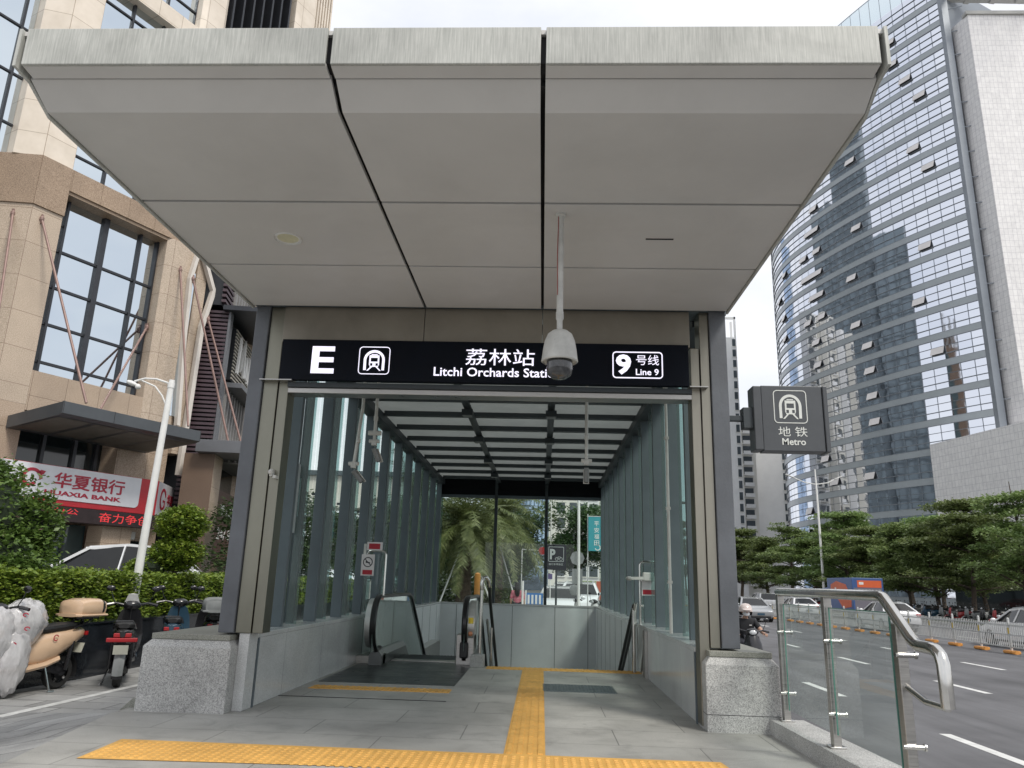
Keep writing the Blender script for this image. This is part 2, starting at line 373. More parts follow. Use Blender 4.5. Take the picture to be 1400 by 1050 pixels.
# ------------------------------------------------------------------ ground
HX0,HX1,HY0,HY1=-2.95,1.80,11.35,20.62
def holed(name,x0,x1,y0,y1,z,m,seg=None):
    b=MB()
    xs=[x0,HX0,HX1,x1];ys=[y0,HY0,HY1,y1]
    for i in range(3):
        for j in range(3):
            if i==1 and j==1: continue
            b.quad((xs[i],ys[j],z),(xs[i+1],ys[j],z),(xs[i+1],ys[j+1],z),(xs[i],ys[j+1],z))
    return struct(b.build(name,m))
M['ground']=mat('far_ground',(.16,.155,.14),.9,0,.3,.05)
M['asphalt']=mat('asphalt',(.135,.135,.142),.8,0,.24,1.1,bump=.5,bs=90,spec=.35,stretch=(1.5,.10,1),big=.28,bigs=.35)
M['marking']=mat('road_marking',(.66,.66,.64),.6,0,.15,6)
M['pave']=granite('left_paving',((.32,.32,.315),(.41,.41,.40),(.50,.50,.49)),120,.62,.3,joints=(.9,.45,(0,1),.012,(.38,.38,.38),.5,.66),bigs=.9,spots=(1.7,.06,.75))
M['grass']=mat('verge_soil',(.06,.075,.03),.9,0,.4,3,bump=.6,bs=8,bumpd=.1)
M['sidewalk']=mat('far_sidewalk',(.24,.235,.225),.8,0,.15,1)
holed('ground',-1500,1500,-300,3500,-.82,M['ground'])
b=MB();b.quad((2.32,-40,-.70),(27,-40,-.70),(27,420,-.70),(2.32,420,-.70));struct(b.build('road',M['asphalt']))
b=MB()
for lx,ph in((5.62,0),(8.92,1.2),(12.3,2.2)):
    y=-2+ph
    while y<150:
        b.quad((lx-.08,y,-.696),(lx+.08,y,-.696),(lx+.08,y+2.1,-.696),(lx-.08,y+2.1,-.696)); y+=5.75 if lx<12 else 5.4
struct(b.build('road_marking',M['marking']))
b=MB()
for lx in(20.0,23.4):
    y=-5
    while y<150: b.quad((lx-.07,y,-.696),(lx+.07,y,-.696),(lx+.07,y+2,-.696),(lx-.07,y+2,-.696)); y+=6
struct(b.build('road_marking',M['marking']))
b=MB();b.box(27,27.2,-40,420,-.81,-.55);struct(b.build('kerb',M['sidewalk']))
b=MB();b.quad((27.2,-40,-.56),(33.5,-40,-.56),(33.5,420,-.56),(27.2,420,-.56));struct(b.build('verge',M['grass']))
b=MB();b.quad((33.5,-40,-.55),(140,-40,-.55),(140,420,-.55),(33.5,420,-.55));struct(b.build('far_pavement',M['sidewalk']))
# grass blades on the verge
b=MB()
for i in range(9000):
    x=rnd.uniform(27.25,33.4);y=rnd.uniform(30,110);a=rnd.uniform(0,6.28);h=rnd.uniform(.1,.3);q=V((math.cos(a),math.sin(a),0))*.05
    p=V((x,y,-.56));l=V((rnd.uniform(-.1,.1),rnd.uniform(-.1,.1),h)); b.add([p-q,p+q,p+l],[(0,1,2)])
M['blade']=leafmat('grass_blade',(.03,.06,.012),(.05,.09,.02),(.09,.14,.03),.6)
tag(b.build('verge_grass',M['blade']),'short green grass along the far kerb behind the white fence','grass',kind='stuff')
# left pavement with the slope up to the platform
holed('pavement',-45,2.30,-12,60,-.35,M['pave'])
b=MB();PL=[(-3.10,4.2),(-3.28,4.92),(-3.62,6.75)]
b.add([(-3.10,4.2,-.004),(-3.28,4.92,-.004),(-3.62,6.75,-.004),(-5.6,8.6,-.346),(-5.5,3.4,-.346)],[(0,1,2,3,4)])
struct(b.build('ramp',M['pave']))
M['wline']=mat('white_parking_line',(.58,.58,.56),.7,0,.25,7)
b=MB();b.add([(-5.72,8.3,-.346),(-5.60,8.3,-.346),(-5.46,11.6,-.346),(-5.58,11.6,-.346)],[(0,1,2,3)]);struct(b.build('parking_line',M['wline']))
b=MB();b.box(-16,-8.12,6,27,-.36,.07);struct(b.build('forecourt',M['pave']))
# platform
b=MB()
b.prism([(-3.10,4.2),(2.3,4.2),(2.3,11.45),(-.93,11.45),(-.93,12.0),(-2.70,12.0),(-3.62,12.0),(-3.62,6.75),(-3.28,4.92)],lambda u,v,w:V((u,v,w)),-.9,0)
struct(b.build('platform',M['floor'],fix=True))
b=MB()
for k in range(14):
    y=11.45+.30*k; b.box(-.93,1.40,y,y+.305,-6,-.155*(k+1))
struct(b.build('stair',M['floor']))
b=MB();b.box(-2.7,1.5,11.4,20.5,-6.2,-6.0);struct(b.build('stairwell_floor',M['floorplate']))
b=MB()
for k in range(3): b.box(-3.0-.0*k,2.3,4.2-.32*(k+1),4.2-.32*k-.001,-.9,-.15*(k+1))
struct(b.build('front_step',M['floor']))
# tactile paving
b=MB();Z=.004
def tq(x0,x1,y0,y1): b.box(x0,x1,y0,y1,-.002,Z)
b.add([(-2.93,5.13,Z),(2.0-.7,5.32,Z),(2.0-.75,5.74,Z),(-2.97,5.74,Z)],[(0,1,2,3)])
nx=0
x=-2.90
while x<1.22:
    y=5.20
    while y<5.72:
        b.lathe([(.019,0),(.016,.005),(.009,.0065)],(x,y,Z),6,caps=True); y+=.058
    x+=.058
tq(-.247,.045,5.742,11.10)
for k in range(4):
    xx=-.247+.036+k*.0735
    y=5.76
    while y<11.08: b.box(xx-.017,xx+.017,y,min(y+.285,11.09),Z,Z+.006); y+=.298
tq(-.76,1.395,11.102,11.42)
x=-.73
while x<1.38: b.box(x-.016,x+.016,11.12,11.405,Z,Z+.006); x+=.0735
tq(-2.50,-.97,8.62,8.885)
x=-2.46
while x<-.98: b.box(x-.015,x+.015,8.635,8.87,Z,Z+.006); x+=.066
struct(b.build('tactile_paving',M['tact']))
# escalator landing plate (steel) and drainage grate
b=MB();b.box(-2.55,-.98,9.2,11.97,-.002,.005);b.mi=1
for k in range(3): b.box(-2.55,-.98,9.85+.7*k,9.858+.7*k,.005,.0056)
struct(b.build('landing_plate',[M['floorplate'],M['gap']]))
b=MB();b.box(-2.62,-.93,8.02,8.035,-.002,.0045);struct(b.build('floor_joint',M['gap']))
b=MB();b.box(-.02,.86,9.03,9.68,-.002,.0035)
for k in range(22): b.box(.0+k*.039,.012+k*.039,9.05,9.66,.0035,.008)
for k in range(9): b.box(0,.84,9.07+.072*k,9.078+.072*k,.0035,.0065)
g=b.build('drain_grate',M['grate']);tag(g,'ribbed steel grate set in the floor right of the yellow guide path','grate')
# ------------------------------------------------------------------ metro entrance building
ME=thing('metro_entrance',(-.6,7.0,0),'metro entrance with a deep flat grey canopy and slatted glass side walls','metro entrance')
X0,X1=-2.925,1.755
JX=[X0,-1.192,-.040,X1]
b=MB();b.box(X0+.03,X1-.03,3.46,3.60,3.835,4.0);b.box(X0+.03,X1-.03,3.60,6.98,3.80,4.0);b.build('canopy_frame',M['gap'],ME)
b=MB();b.box(X0+.02,X1-.02,6.985,7.30,3.765,3.99);b.build('canopy_rear',M['slate'],ME)
b=MB();b.box(X0,X1,3.44,7.0,4.003,4.03);b.build('canopy_top',M['canopy'],ME)
# fascia panels (front face + small return lip below)
for i in range(3):
    a=JX[i]+(.014 if i else .045);c=JX[i+1]-(.014 if i<2 else .045)
    b=MB();fn=lambda u,v,q:V((q,u,v))
    b.prism([(3.42,3.806),(3.44,3.806),(3.44,4.03),(3.42,4.034)],fn,a,c)
    b.build('fascia_panel',M['fascia'],ME,bevel=.004)
    b=MB();b.prism([(3.4405,3.807),(3.53,3.797),(3.53,3.815),(3.4405,3.825)],fn,a,c);b.build('fascia_lip',M['canopy'],ME)
for xa,xb in((X0-.004,X0+.014),(X1-.014,X1+.004)):
    b=MB();b.prism([(3.422,3.80),(3.56,3.79),(3.76,3.70),(6.99,3.735),(6.99,4.034),(3.422,4.034)],lambda u,v,q:V((q,u,v)),xa,xb)
    b.build('side_fascia',M['fascia'],ME,fix=True)
# soffit panels, three columns by three rows, with open joints
YR=[(3.545,4.776),(4.806,5.917),(5.945,6.955)]
for i in range(3):
    a=JX[i]+(.013 if i else .018);c=JX[i+1]-(.013 if i<2 else .018)
    for j,(ya,yb) in enumerate(YR):
        b=MB();zz=lambda y:3.712+ (y-3.72)*.013
        if j==0: P=[(ya,3.802),(3.72,3.712),(yb,zz(yb)),(yb,zz(yb)+.03),(3.74,3.745),(ya,3.832)]
        else: P=[(ya,zz(ya)),(yb,zz(yb)),(yb,zz(yb)+.03),(ya,zz(ya)+.03)]
        b.prism(P,lambda u,v,q:V((q,u,v)),a,c)
        b.build('soffit_panel',M['canopy'],ME,bevel=.003,fix=True)
# recessed downlight and two slots
b=MB();b.lathe([(.105,3.722),(.105,3.735),(.085,3.728),(.08,3.733)],(-2.045,5.39,0),28,caps=False);b.mi=1;b.lathe([(.001,3.731),(.082,3.731)],(-2.045,5.39,0),28,caps=False)
M['lampglass']=mat('downlight_lens',(.62,.60,.42),.35,0,.1,20)
b.build('downlight',[M['white'],M['lampglass']],ME,fix=True)
b=MB();b.box(.75,.96,5.34,5.352,3.727,3.735);b.build('soffit_slot',M['gap'],ME)
# lintel wall, steel
b=MB()
for a,c in((-2.60,-1.20),(-1.195,-.04),(-.035,1.385)): b.box(a,c,7.0,7.05,3.395,3.76)
b.build('lintel_panel',M['steel_wall'],ME,bevel=.003)
# grey outer pillars
for a,c in((-2.887,-2.745),(1.573,1.732)):
    b=MB();b.box(a,c,6.99,7.26,.655,3.765);b.mi=1
    b.box(a+.02,a+.03,6.987,6.992,.66,3.76) if False else None
    b.build('pillar',[M['pillar'],M['gap']],ME,bevel=.008)
# brushed steel jambs: three folded strips each side
for xs in(((-2.741,-2.60),(-2.596,-2.50)),((1.392,1.478),(1.482,1.569))):
    for k,(a,c) in enumerate(xs):
        b=MB();b.box(a,c,7.02+(.02*k if a<0 else .02*(1-k)),7.24,0.02 if (k==0 and a>0) else .655,3.76 if (k==0 and a<0) or (k==1 and a>0) else 3.40)
        b.build('door_jamb',M['steel_green' if a<0 else 'steel_warm'],ME,bevel=.005)
b=MB();b.box(-2.703,-2.612,7.04,7.255,.0,.652);b.build('wall_end',M['inwall'],ME)
b=MB();b.box(-2.755,-2.44,6.93,7.02,2.985,2.995);b.build('jamb_ledge',M['steel'],ME)
b=MB();b.box(1.36,1.53,6.93,7.02,2.985,2.995);b.build('jamb_ledge',M['steel'],ME)
# shutter head under the sign
b=MB();b.box(-2.50,1.392,7.03,7.22,2.885,2.935);b.mi=1;b.box(-2.50,1.392,7.0,7.2,2.937,2.985)
for k in range(7): b.box(-2.3+.55*k,-2.295+.55*k,6.998,7.2,2.937,2.985) if False else None
b.build('shutter_head',[M['steel'],M['slate_dark']],ME,bevel=.004)
# granite plinths with cap slab and splayed shoulder
def plinth(x0,x1,y0,y1,inner):
    b=MB()
    def ring(xa,xb,ya,yb,z): return [(xa,ya,z),(xb,ya,z),(xb,yb,z),(xa,yb,z)]
    b.loft([ring(x0,x1,y0,y1,-.4),ring(x0,x1,y0,y1,.535),ring(x0+.05,x1-.045,y0+.055,y1,.592)],mis=None)
    o=b.build('plinth',M['plinth'],ME,bevel=.006)
    c=MB();c.box(x0+.045,x1-.04,y0+.045,y1+.01,.592,.640)
    c.build('plinth_cap',M['plinthcap'],o,bevel=.006)
    if inner:
        c=MB();c.box(x0-.001,x1+.001,y0-.0015,y1,.135,.139);c.build('plinth_joint',M['gap'],o)
plinth(-3.493,-2.705,6.88,8.35,False)
plinth(1.402,2.02,6.88,8.1,True)
b=MB();b.prism([(-3.497,-.33),(-3.497,.09),(-3.60,.08),(-3.90,-.20),(-3.90,-.33)],lambda u,v,w:V((u,w,v)),7.05,8.3)
tag(b.build('granite_wedge',M['plinthcap'],fix=True,bevel=.006),'small sloping granite kerb block at the foot of the left plinth','kerb wall')
# side walls (polished granite, then stair-well panels) with coping
for sx,xi,xo in((-1,-2.62,-2.94),(1,1.40,1.78)):
    a,c=min(xi,xo),max(xi,xo)
    b=MB();b.box(a,c,7.26,11.6,-.05,.60);b.build('side_wall',M['inwall'],ME)
    b=MB();b.box(a,c,11.6,20.4,-6,.60)
    o=b.build('stair_wall',M['inpanel'],ME)
    d=MB()
    for k in range(8): d.box(xi-.003 if sx>0 else xi,xi if sx>0 else xi+.003,11.6+1.15*k,11.612+1.15*k,-6,.59)
    d.build('panel_joint',M['gap'],o)
    b=MB();b.box(a-.01,c+.01,7.26,20.62,.602,.645);b.build('coping',M['inwall'],ME,bevel=.005)
    b=MB();b.box(xi-(.015 if sx>0 else -.002),xi+(-.002 if sx>0 else .015),7.262,7.30,0,.6);b.build('wall_end_strip',M['slate'],ME)
b=MB();b.box(-2.95,1.79,20.4,20.62,-6,.60);o=b.build('rear_wall',M['inpanel'],ME)
d=MB()
for xx in(-2.2,-.75,.35,1.2): d.box(xx-.005,xx+.005,20.397,20.4,-6,.595)
d.build('panel_joint',M['gap'],o)
b=MB();b.box(-2.62,1.40,20.385,20.61,.602,.642);b.build('coping',M['inwall'],ME)
# vertical fins and the glass outside them
FY=[8.2+1.2*k for k in range(11)]
for sx,xa,xb in((-1,-2.86,-2.725),(1,1.53,1.70)):
    for k,y in enumerate(FY):
        b=MB();b.box(xa,xb,y,y+.075,.645,3.82);b.build('fin',M['slate'],ME,bevel=.004)
    gx=-2.905 if sx<0 else 1.752
    ys=[7.28]+[y+.035 for y in FY]+[20.5]
    for a,c in zip(ys,ys[1:]):
        b=MB();b.quad((gx,a+.008,.647),(gx,c-.008,.647),(gx,c-.008,3.83),(gx,a+.008,3.83));b.build('glass_pane',M['glass'],ME)
    for a in FY:
        b=MB();y1=a+.56;b.quad((xa+.0 if sx<0 else xa+.02,y1,.647),(xb-.015 if sx<0 else xb,y1,.647),(xb-.015 if sx<0 else xb,y1,3.70),(xa if sx<0 else xa+.02,y1,3.70));b.build('glass_fin',M['tealfilm'],ME)
        b=MB();b.box(gx-.012*sx-.05,gx-.012*sx+.05,a+.74,a+.80,.647,3.83);b.build('slim_mullion',M['slate_dark'],ME)
    b=MB()
    for y in FY: b.box(gx-.03,gx+.03,y+.015,y+.06,2.15,2.19) if False else b.bar((gx,y+.037,2.17),(gx+.05*(-sx),y+.037,2.17),.03,.03)
    b.build('glass_clamp',M['slate_dark'],ME)
    b=MB();b.box(gx-.06,gx+.06,7.27,20.55,3.832,3.95);b.build('eave_beam',M['slate'],ME)
    b=MB();b.box(xa-.01 if sx<0 else xa-.06,xb+.06 if sx<0 else xb+.01,7.27,20.45,3.70,3.828);b.build('edge_beam',M['slate_dark'],ME)
# roof deck, cross beams, purlins
b=MB();b.box(-2.98,1.83,7.06,7.29,3.952,4.02);b.box(-2.98,-2.85,7.29,20.62,3.952,4.02);b.box(1.70,1.83,7.29,20.62,3.952,4.02);b.box(-2.85,1.70,20.41,20.62,3.952,4.02);b.build('roof_rim',M['slate'],ME)
b=MB();b.quad((-2.85,7.29,3.88),(1.70,7.29,3.88),(1.70,20.41,3.88),(-2.85,20.41,3.88));b.build('roof_glazing',M['plaster'],ME)
for k in range(12):
    y=7.75+1.1*k
    b=MB();b.box(-2.66,1.50,y,y+.14,3.80,3.872);b.build('roof_beam',M['slate_dark'],ME,bevel=.004)
for x in(-1.20,.10):
    b=MB();b.box(x-.055,x+.055,7.3,20.4,3.765,3.798);b.build('purlin',M['slate_dark'],ME)
    for y in(9.2,11.46,13.7,16.1,18.4):
        b=MB();b.box(x-.085,x+.085,y-.1,y+.1,3.65,3.745);b.box(x-.02,x+.02,y-.02,y+.02,3.745,3.765);b.mi=1;b.box(x-.07,x+.07,y-.085,y+.085,3.647,3.65)
        b.build('spotlight',[M['slate_dark'],M['greyplastic']],ME,bevel=.006)
# rear screen
b=MB();b.box(-2.86,1.70,20.41,20.47,3.36,3.44);b.build('rear_transom',M['slate'],ME)
for a,c in((-2.75,-1.30),(-1.22,.05),(.13,1.62)):
    b=MB()
    for k in range(16): b.add([(a,20.40,3.45+.035*k),(c,20.40,3.45+.035*k),(c,20.43,3.475+.035*k),(a,20.43,3.475+.035*k)],[(0,1,2,3)])
    b.box(a,c,20.44,20.46,3.44,4.0);b.build('louvre_panel',M['louvre'],ME)
    b=MB();b.quad((a,20.436,.645),(c,20.436,.645),(c,20.436,3.36),(a,20.436,3.36));b.build('rear_glass',M['glass'],ME)
for x in(-1.26,.09):
    b=MB();b.box(x-.04,x+.04,20.385,20.47,.643,4.0);b.build('rear_mullion',M['slate_dark'],ME)
for x in(-2.80,1.66):
    b=MB();b.box(x-.05,x+.05,20.385,20.47,.645,4.0);b.build('rear_mullion',M['slate'],ME)
# paper notices stuck to the left glass
M['paper']=mat('paper_notice',(.55,.57,.58),.7,0,.12,14)
b=MB();b.box(-2.897,-2.894,8.55,8.86,1.65,2.45);b.build('paper_notice',M['paper'],ME)
b=MB();b.box(-2.897,-2.894,8.90,9.1,1.85,2.3);b.build('paper_notice',M['paper'],ME)
# ------------------------------------------------------------------ station name sign
SG=thing('station_sign',(-.6,6.95,3.2),'long black station sign with a lit white E and the station name above the entrance','sign')
b=MB();b.box(-2.568,1.357,6.935,7.0,2.993,3.40);b.build('sign_box',M['signblack'],SG,bevel=.004)
Yf=6.935;N_=V((0,-1,0));UX=V((1,0,0));UZ=V((0,0,1))
b=MB();txt(b,'E',(-2.265,Yf,3.058),UX,UZ,.225,.272,.004,.022,N_);b.build('letter',M['letter'],SG)
b=MB();metro_icon(b,(-1.80,Yf,3.06),UX,UZ,N_,.295,.27);b.build('metro_emblem',M['letter'],SG)
b=MB();txt(b,'荔林站',(-.77,Yf,3.165),UX,UZ,.665,.165,.004,.002,N_);b.build('lettering',M['letter'],SG);b=MB();txt(b,'Litchi Orchards Station',(-1.07,Yf,3.052),UX,UZ,1.22,.088,.004,.013,N_);b.build('lettering',M['letter'],SG)
b=MB();strip2d(b,rrect(.641,1.106,3.065,3.318,.03),.011,V((0,Yf,0)),UX,UZ,N_,.004,True)
txt(b,'9',(.668,Yf,3.095),UX,UZ,.145,.20,.004,.035,N_);txt(b,'号线',(.86,Yf,3.192),UX,UZ,.215,.10,.004,.0,N_);txt(b,'Line 9',(.856,Yf,3.092),UX,UZ,.215,.062,.004,.012,N_)
b.build('line_badge',M['letter'],SG)
# ------------------------------------------------------------------ hanging metro blade sign
MS=thing('metro_sign',(2.28,7.05,2.72),'square grey metro sign box on a short arm fixed to the right pillar','sign')
b=MB();b.box(2.035,2.60,7.0,7.16,2.405,3.03);b.build('sign_box',M['metrosign'],MS,bevel=.006)
b=MB();b.box(1.955,2.031,6.985,7.175,2.412,3.022);b.build('sign_end',M['metrosign'],MS,bevel=.008)
b=MB();b.box(2.604,2.66,6.985,7.175,2.412,3.022) if False else b.box(2.603,2.645,6.985,7.175,2.40,3.032);b.build('sign_end',M['metrosign'],MS,bevel=.008)
b=MB();b.box(1.73,1.87,7.05,7.11,2.695,2.745);b.build('arm',M['slate_dark'],MS,bevel=.004)
b=MB();b.box(1.865,1.958,7.02,7.14,2.62,2.82);b.build('bracket',M['slate_dark'],MS,bevel=.006)
Ym=7.0
b=MB();metro_icon(b,(2.148,Ym,2.672),UX,UZ,N_,.30,.31);b.build('metro_emblem',M['white_letter'],MS)
b=MB();txt(b,'地 铁',(2.175,Ym,2.543),UX,UZ,.265,.093,.003,.0,N_);b.build('lettering',M['white_letter'],MS);b=MB();txt(b,'Metro',(2.205,Ym,2.463),UX,UZ,.215,.063,.003,.016,N_);b.build('lettering',M['white_letter'],MS)
# ------------------------------------------------------------------ cameras on poles
DC=thing('dome_camera',(.09,4.97,3.72),'white dome camera on a long white pole hanging from the canopy','security camera')
b=MB();b.lathe([(.04,3.728),(.04,3.71),(.022,3.705)],(.09,4.95,0),16);b.tube([(.09,4.95,3.71),(.092,4.95,2.93)],.0235,14);b.lathe([(.027,2.98),(.027,2.93),(.02,2.92),(.02,2.84)],(.092,4.95,0),16);b.build('pole',M['offwhite'],DC,smooth=True)
b=MB();b.lathe([(.02,2.845),(.055,2.84),(.085,2.815),(.105,2.765),(.116,2.70),(.122,2.645),(.126,2.625),(.118,2.618),(.112,2.628)],(.095,4.95,0),28);b.build('housing',M['offwhite'],DC,smooth=True)
M['smoke']=mat('smoked_dome',(.05,.052,.055),.12,0,.5,18,coat=.5)
b=MB();b.lathe([(.088,2.64),(.09,2.57),(.08,2.53),(.05,2.505),(.001,2.497)],(.095,4.95,0),24);b.build('dome',M['smoke'],DC,smooth=True)
b=MB()
for k in range(4):
    t=.6+k*1.3;b.box(.095+.113*math.cos(t)-.008,.095+.113*math.cos(t)+.008,4.95-.11,4.95-.108,2.72,2.728) if k==9 else b.blob((.095+.1*math.cos(t),4.95-.1*abs(math.sin(t)),2.75),(.008,.008,.008),6,4)
b.build('screw',M['slate_dark'],DC)
b=MB();b.tube([(.075,4.93,3.7),(.07,4.925,3.4),(.073,4.927,3.1)],.003,5);M['cable']=mat('red_cable',(.3,.05,.03),.5);b.build('cable',M['cable'],DC)
def polecam(x,y,zt,zb,d,label,extra=False,off=0):
    t=thing('bullet_camera',(x,y,zt),label,'security camera','pole cameras inside the entrance')
    b=MB();b.tube([(x,y,zt),(x,y,(zt+zb)/2),(x+off,y,zb)],.019,10);b.lathe([(.026,zb+.32),(.026,zb+.27)],(x+off*.4,y,0),10);b.build('pole',M['offwhite'],t,smooth=True)
    x=x+off
    b=MB();b.box(x-.028,x+.028,y-.025,y+.025,zb-.02,zb+.04);b.lathe([(.022,-.06),(.022,.06)],(x,y,zb+.03),10,'x')
    if extra: b.box(x-.03,x+.03,y-.03,y+.03,zb+.10,zb+.15);b.lathe([(.028,-.075),(.028,.075)],(x,y,zb+.125),10,'x')
    b.build('joint_box',M['offwhite'],t,bevel=.006)
    D=V(d).normalized();p=V((x,y,zb-.05))
    b=MB();b.tube([p,p+D*.05,p+D*.155],.028,12);b.build('camera_body',M['greyplastic'],t,smooth=True)
    b=MB();b.tube([p+D*.155,p+D*.165],.024,12);b.build('lens',M['darkplastic'],t,smooth=True)
    c=D.cross(V((0,0,1))).normalized();u=c.cross(D)
    b=MB();b.bar(p+u*.033+D*.02,p+u*.033+D*.185,.066,.006,up=tuple(u));b.build('sun_shield',M['offwhite'],t)
    return t
polecam(-2.09,8.4,3.75,2.38,(.55,.35,-.7),'small camera angled down on the lower of two left poles',off=-.055)
polecam(-1.93,8.4,3.75,2.64,(.3,.35,-.8),'small camera with stacked joint boxes on the left inner pole',True)
polecam(.475,8.4,3.75,2.47,(.0,.3,-.9),'small camera on a straight white pole at the right under the roof beams')
b=MB();b.tube([(1.40,8.6,3.70),(1.40,8.6,2.2),(1.40,8.6,.9),(1.40,8.6,.68)],.018,10)
for z in(1.2,2.0,2.8,3.4): b.box(1.375,1.425,8.58,8.63,z,z+.03)
tag(b.build('conduit',M['offwhite']),'thin white conduit pipe running down beside the right slats','pipe')
b=MB();b.blob((-2.56,6.98,2.1),(.024,.035,.03),10,6);b.box(-2.57,-2.545,6.97,7.05,2.06,2.13);b.box(-2.53,-2.50,6.95,7.03,2.04,2.07)
tag(b.build('wall_sensor',M['offwhite'],bevel=.004),'small white sensor clipped on the left steel door jamb','sensor')
# ------------------------------------------------------------------ escalator
ES=thing('escalator',(-1.7,11.9,0),'down escalator with glass sides and black handrails left of the stairs','escalator')
def handpath(yf,ztop,r,yend):
    P=[]
    zc=ztop-r
    for k in range(0,15):
        t=rad(-115+k*205/14)      # from under the newel round its front to the top
        P.append((yf+r-r*math.cos(t) ,zc+r*math.sin(t)))
    P=[(y,z) for y,z in P]
    for y in (yf+r+.4,yf+r+1.2,yend): P.append((y,ztop))
    for k in range(1,7):
        t=rad(30)*k/6;P.append((yend+.9*math.sin(t),ztop-.9*(1-math.cos(t))))
    y,z=P[-1]
    for k in range(1,5): P.append((y+1.3*k,z-1.3*k*math.tan(rad(30))))
    return P
def oval(mb,path,x,w,h):
    rings=[]
    n=len(path)
    for i in range(n):
        a=path[max(i-1,0)];c=path[min(i+1,n-1)];d=V((0,c[0]-a[0],c[1]-a[1])).normalized();q=V((0,-d.z,d.y))
        p=V((x,path[i][0],path[i][1]))
        rings.append([p+V((1,0,0))*w/2*sx+q*h/2*sy for sx,sy in((-.7,-1),(.7,-1),(1,-.5),(1,.4),(.6,1),(-.6,1),(-1,.4),(-1,-.5))])
    mb.loft(rings)
M['escglass']=glass('escalator_glass',(.60,.67,.65),1.3,.32)  # flat grey mixed into the colour stands in for reflections on the panels
for xc,ch,yf in((-2.30,-2.43,10.75),(-1.10,-1.10,11.35)):
    P=handpath(yf,.93,.37,13.4)
    b=MB();oval(b,P,xc,.085,.05);b.build('handrail_belt',M['rubber'],ES,smooth=True)
    # glass balustrade panel
    inner=[(y,z-.03) for y,z in P[6:]]
    poly=[(P[6][0]+.1,.12)]+[( y+ (.03 if i<6 else 0),z) for i,(y,z) in enumerate(inner)]
    b=MB();ys=[p[0] for p in inner];
    for (ya,za),(yb,zb) in zip(inner,inner[1:]):
        fl=lambda y:.20 if y<13.0 else .20-(y-13.0)*math.tan(rad(30))
        b.prism([(ya,fl(ya)),(yb,fl(yb)),(yb,zb),(ya,za)],lambda u,v,q:V((q,u,v)),xc-.006,xc+.006)
    b.build('glass_balustrade',M['escglass'],ES)
    # skirt and deck
    fl=lambda y,o:o if y<13.0 else o-(y-13.0)*math.tan(rad(30))
    b=MB()
    st=[yf+.30,12.0,13.0,15.0,18.0]
    b.loft([[(xc-.09,y,fl(y,-.30)),(xc+.09,y,fl(y,-.30)),(xc+.09,y,fl(y,.13)),(xc+.04,y,fl(y,.20)),(xc-.04,y,fl(y,.20)),(xc-.09,y,fl(y,.13))] for y in st])
    b.build('skirt',M['skirt'],ES)
    # chrome newel drum beside the belt
    r=.33;zc=.93-.37
    pr=[(yf+.37-r*math.cos(rad(t)),zc+r*math.sin(rad(t))) for t in range(-100,91,10)]+[(yf+.55,zc+r),(yf+.55,.2)]
    b=MB();xa,xb=(-2.425,-2.345) if ch<-2 else (xc+.045,xc+.14)
    b.prism(pr,lambda u,v,q:V((q,u,v)),xa,xb);b.build('newel',M['newel'],ES,fix=True,smooth=True)
    b=MB();b.box(xc+.02,xc+.09,yf+.40,yf+.6,.0,.16) if ch<-2 else b.box(xc-.12,xc+.14,yf+.1,yf+.42,0,.42);b.build('newel_base',M['steel'],ES,bevel=.01)
    b=MB();b.box(xc-.03,xc+.03,yf+.10,yf+.104,.06,.10) if ch>-2 else b.box(xc+.03,xc+.07,yf+.395,yf+.399,.06,.10);b.build('safety_brush',M['darkplastic'],ES)
    if ch>-2:
        b=MB();b.tube([(xc+.09,yf+.0,.58),(xc+.09,yf+.0,.66)],.036,12);b.build('warning_sticker',M['yellow'],ES)
        b=MB();b.box(xc-.06,xc+.06,yf+.02,yf+.1,.10,.32);b.build('inlet_cover',M['darkplastic'],ES,bevel=.02)
        b=MB();b.blob((xc+.09,yf-.01,.44),(.035,.02,.035),10,6);M['copper']=mat('copper_button',(.5,.22,.12),.4,.5);b.build('stop_button',M['copper'],ES)
b=MB()
for k in range(16):
    y=12.0+.4*k;z=.0 if k<2 else -.23*(k-1)
    b.box(-2.2,-1.2,y,y+.41,z-.3,z+.0)
    for q in range(20): b.box(-2.19+.05*q,-2.165+.05*q,y+.01,y+.40,z,z+.008)
b.build('step_band',M['slate_dark'],ES)
b=MB();b.box(-2.2,-1.2,11.75,11.99,.005,.014);b.build('comb_plate',M['steel'],ES)
b=MB();b.box(-2.62,-2.40,11.3,12.0,0,.10);b.box(-2.62,-2.41,12.0,19,-6,-.2);b.build('outer_deck',M['steel'],ES)
b=MB();b.box(-.99,-.80,11.25,11.5,0,.16);tag(b.build('granite_block',M['plinth'],bevel=.006),'small granite block at the foot of the stair handrail post','block')
# ------------------------------------------------------------------ stair handrails
HR=thing('stair_handrail',(-.87,11.6,0),'left stair handrail, steel post with a looped top and dark rail going down','handrail','stair handrails')
b=MB();b.tube([(-.88,11.5,.16),(-.88,11.5,.3),(-.88,11.5,1.08)],.028,12);b.tube([(-.74,11.9,-.2),(-.74,11.9,.5)],.02,10);b.build('post',M['chrome'],HR,smooth=True)
b=MB();b.tube([(-.88,11.5,1.05),(-.88,11.48,1.16),(-.86,11.5,1.22),(-.82,11.52,1.23),(-.79,11.55,1.19),(-.78,11.6,1.10)],.030,12);b.build('loop',M['chrome'],HR,smooth=True)
b=MB();b.tube([(-.78,11.58,1.13),(-.78,12.0,.85),(-.78,17.8,-2.05)],.026,10);b.build('rail',M['rubber'],HR,smooth=True)
b=MB();b.tube([(-.80,11.7,.62),(-.80,17.8,-2.45)],.02,10);b.build('lower_rail',M['chrome'],HR,smooth=True)
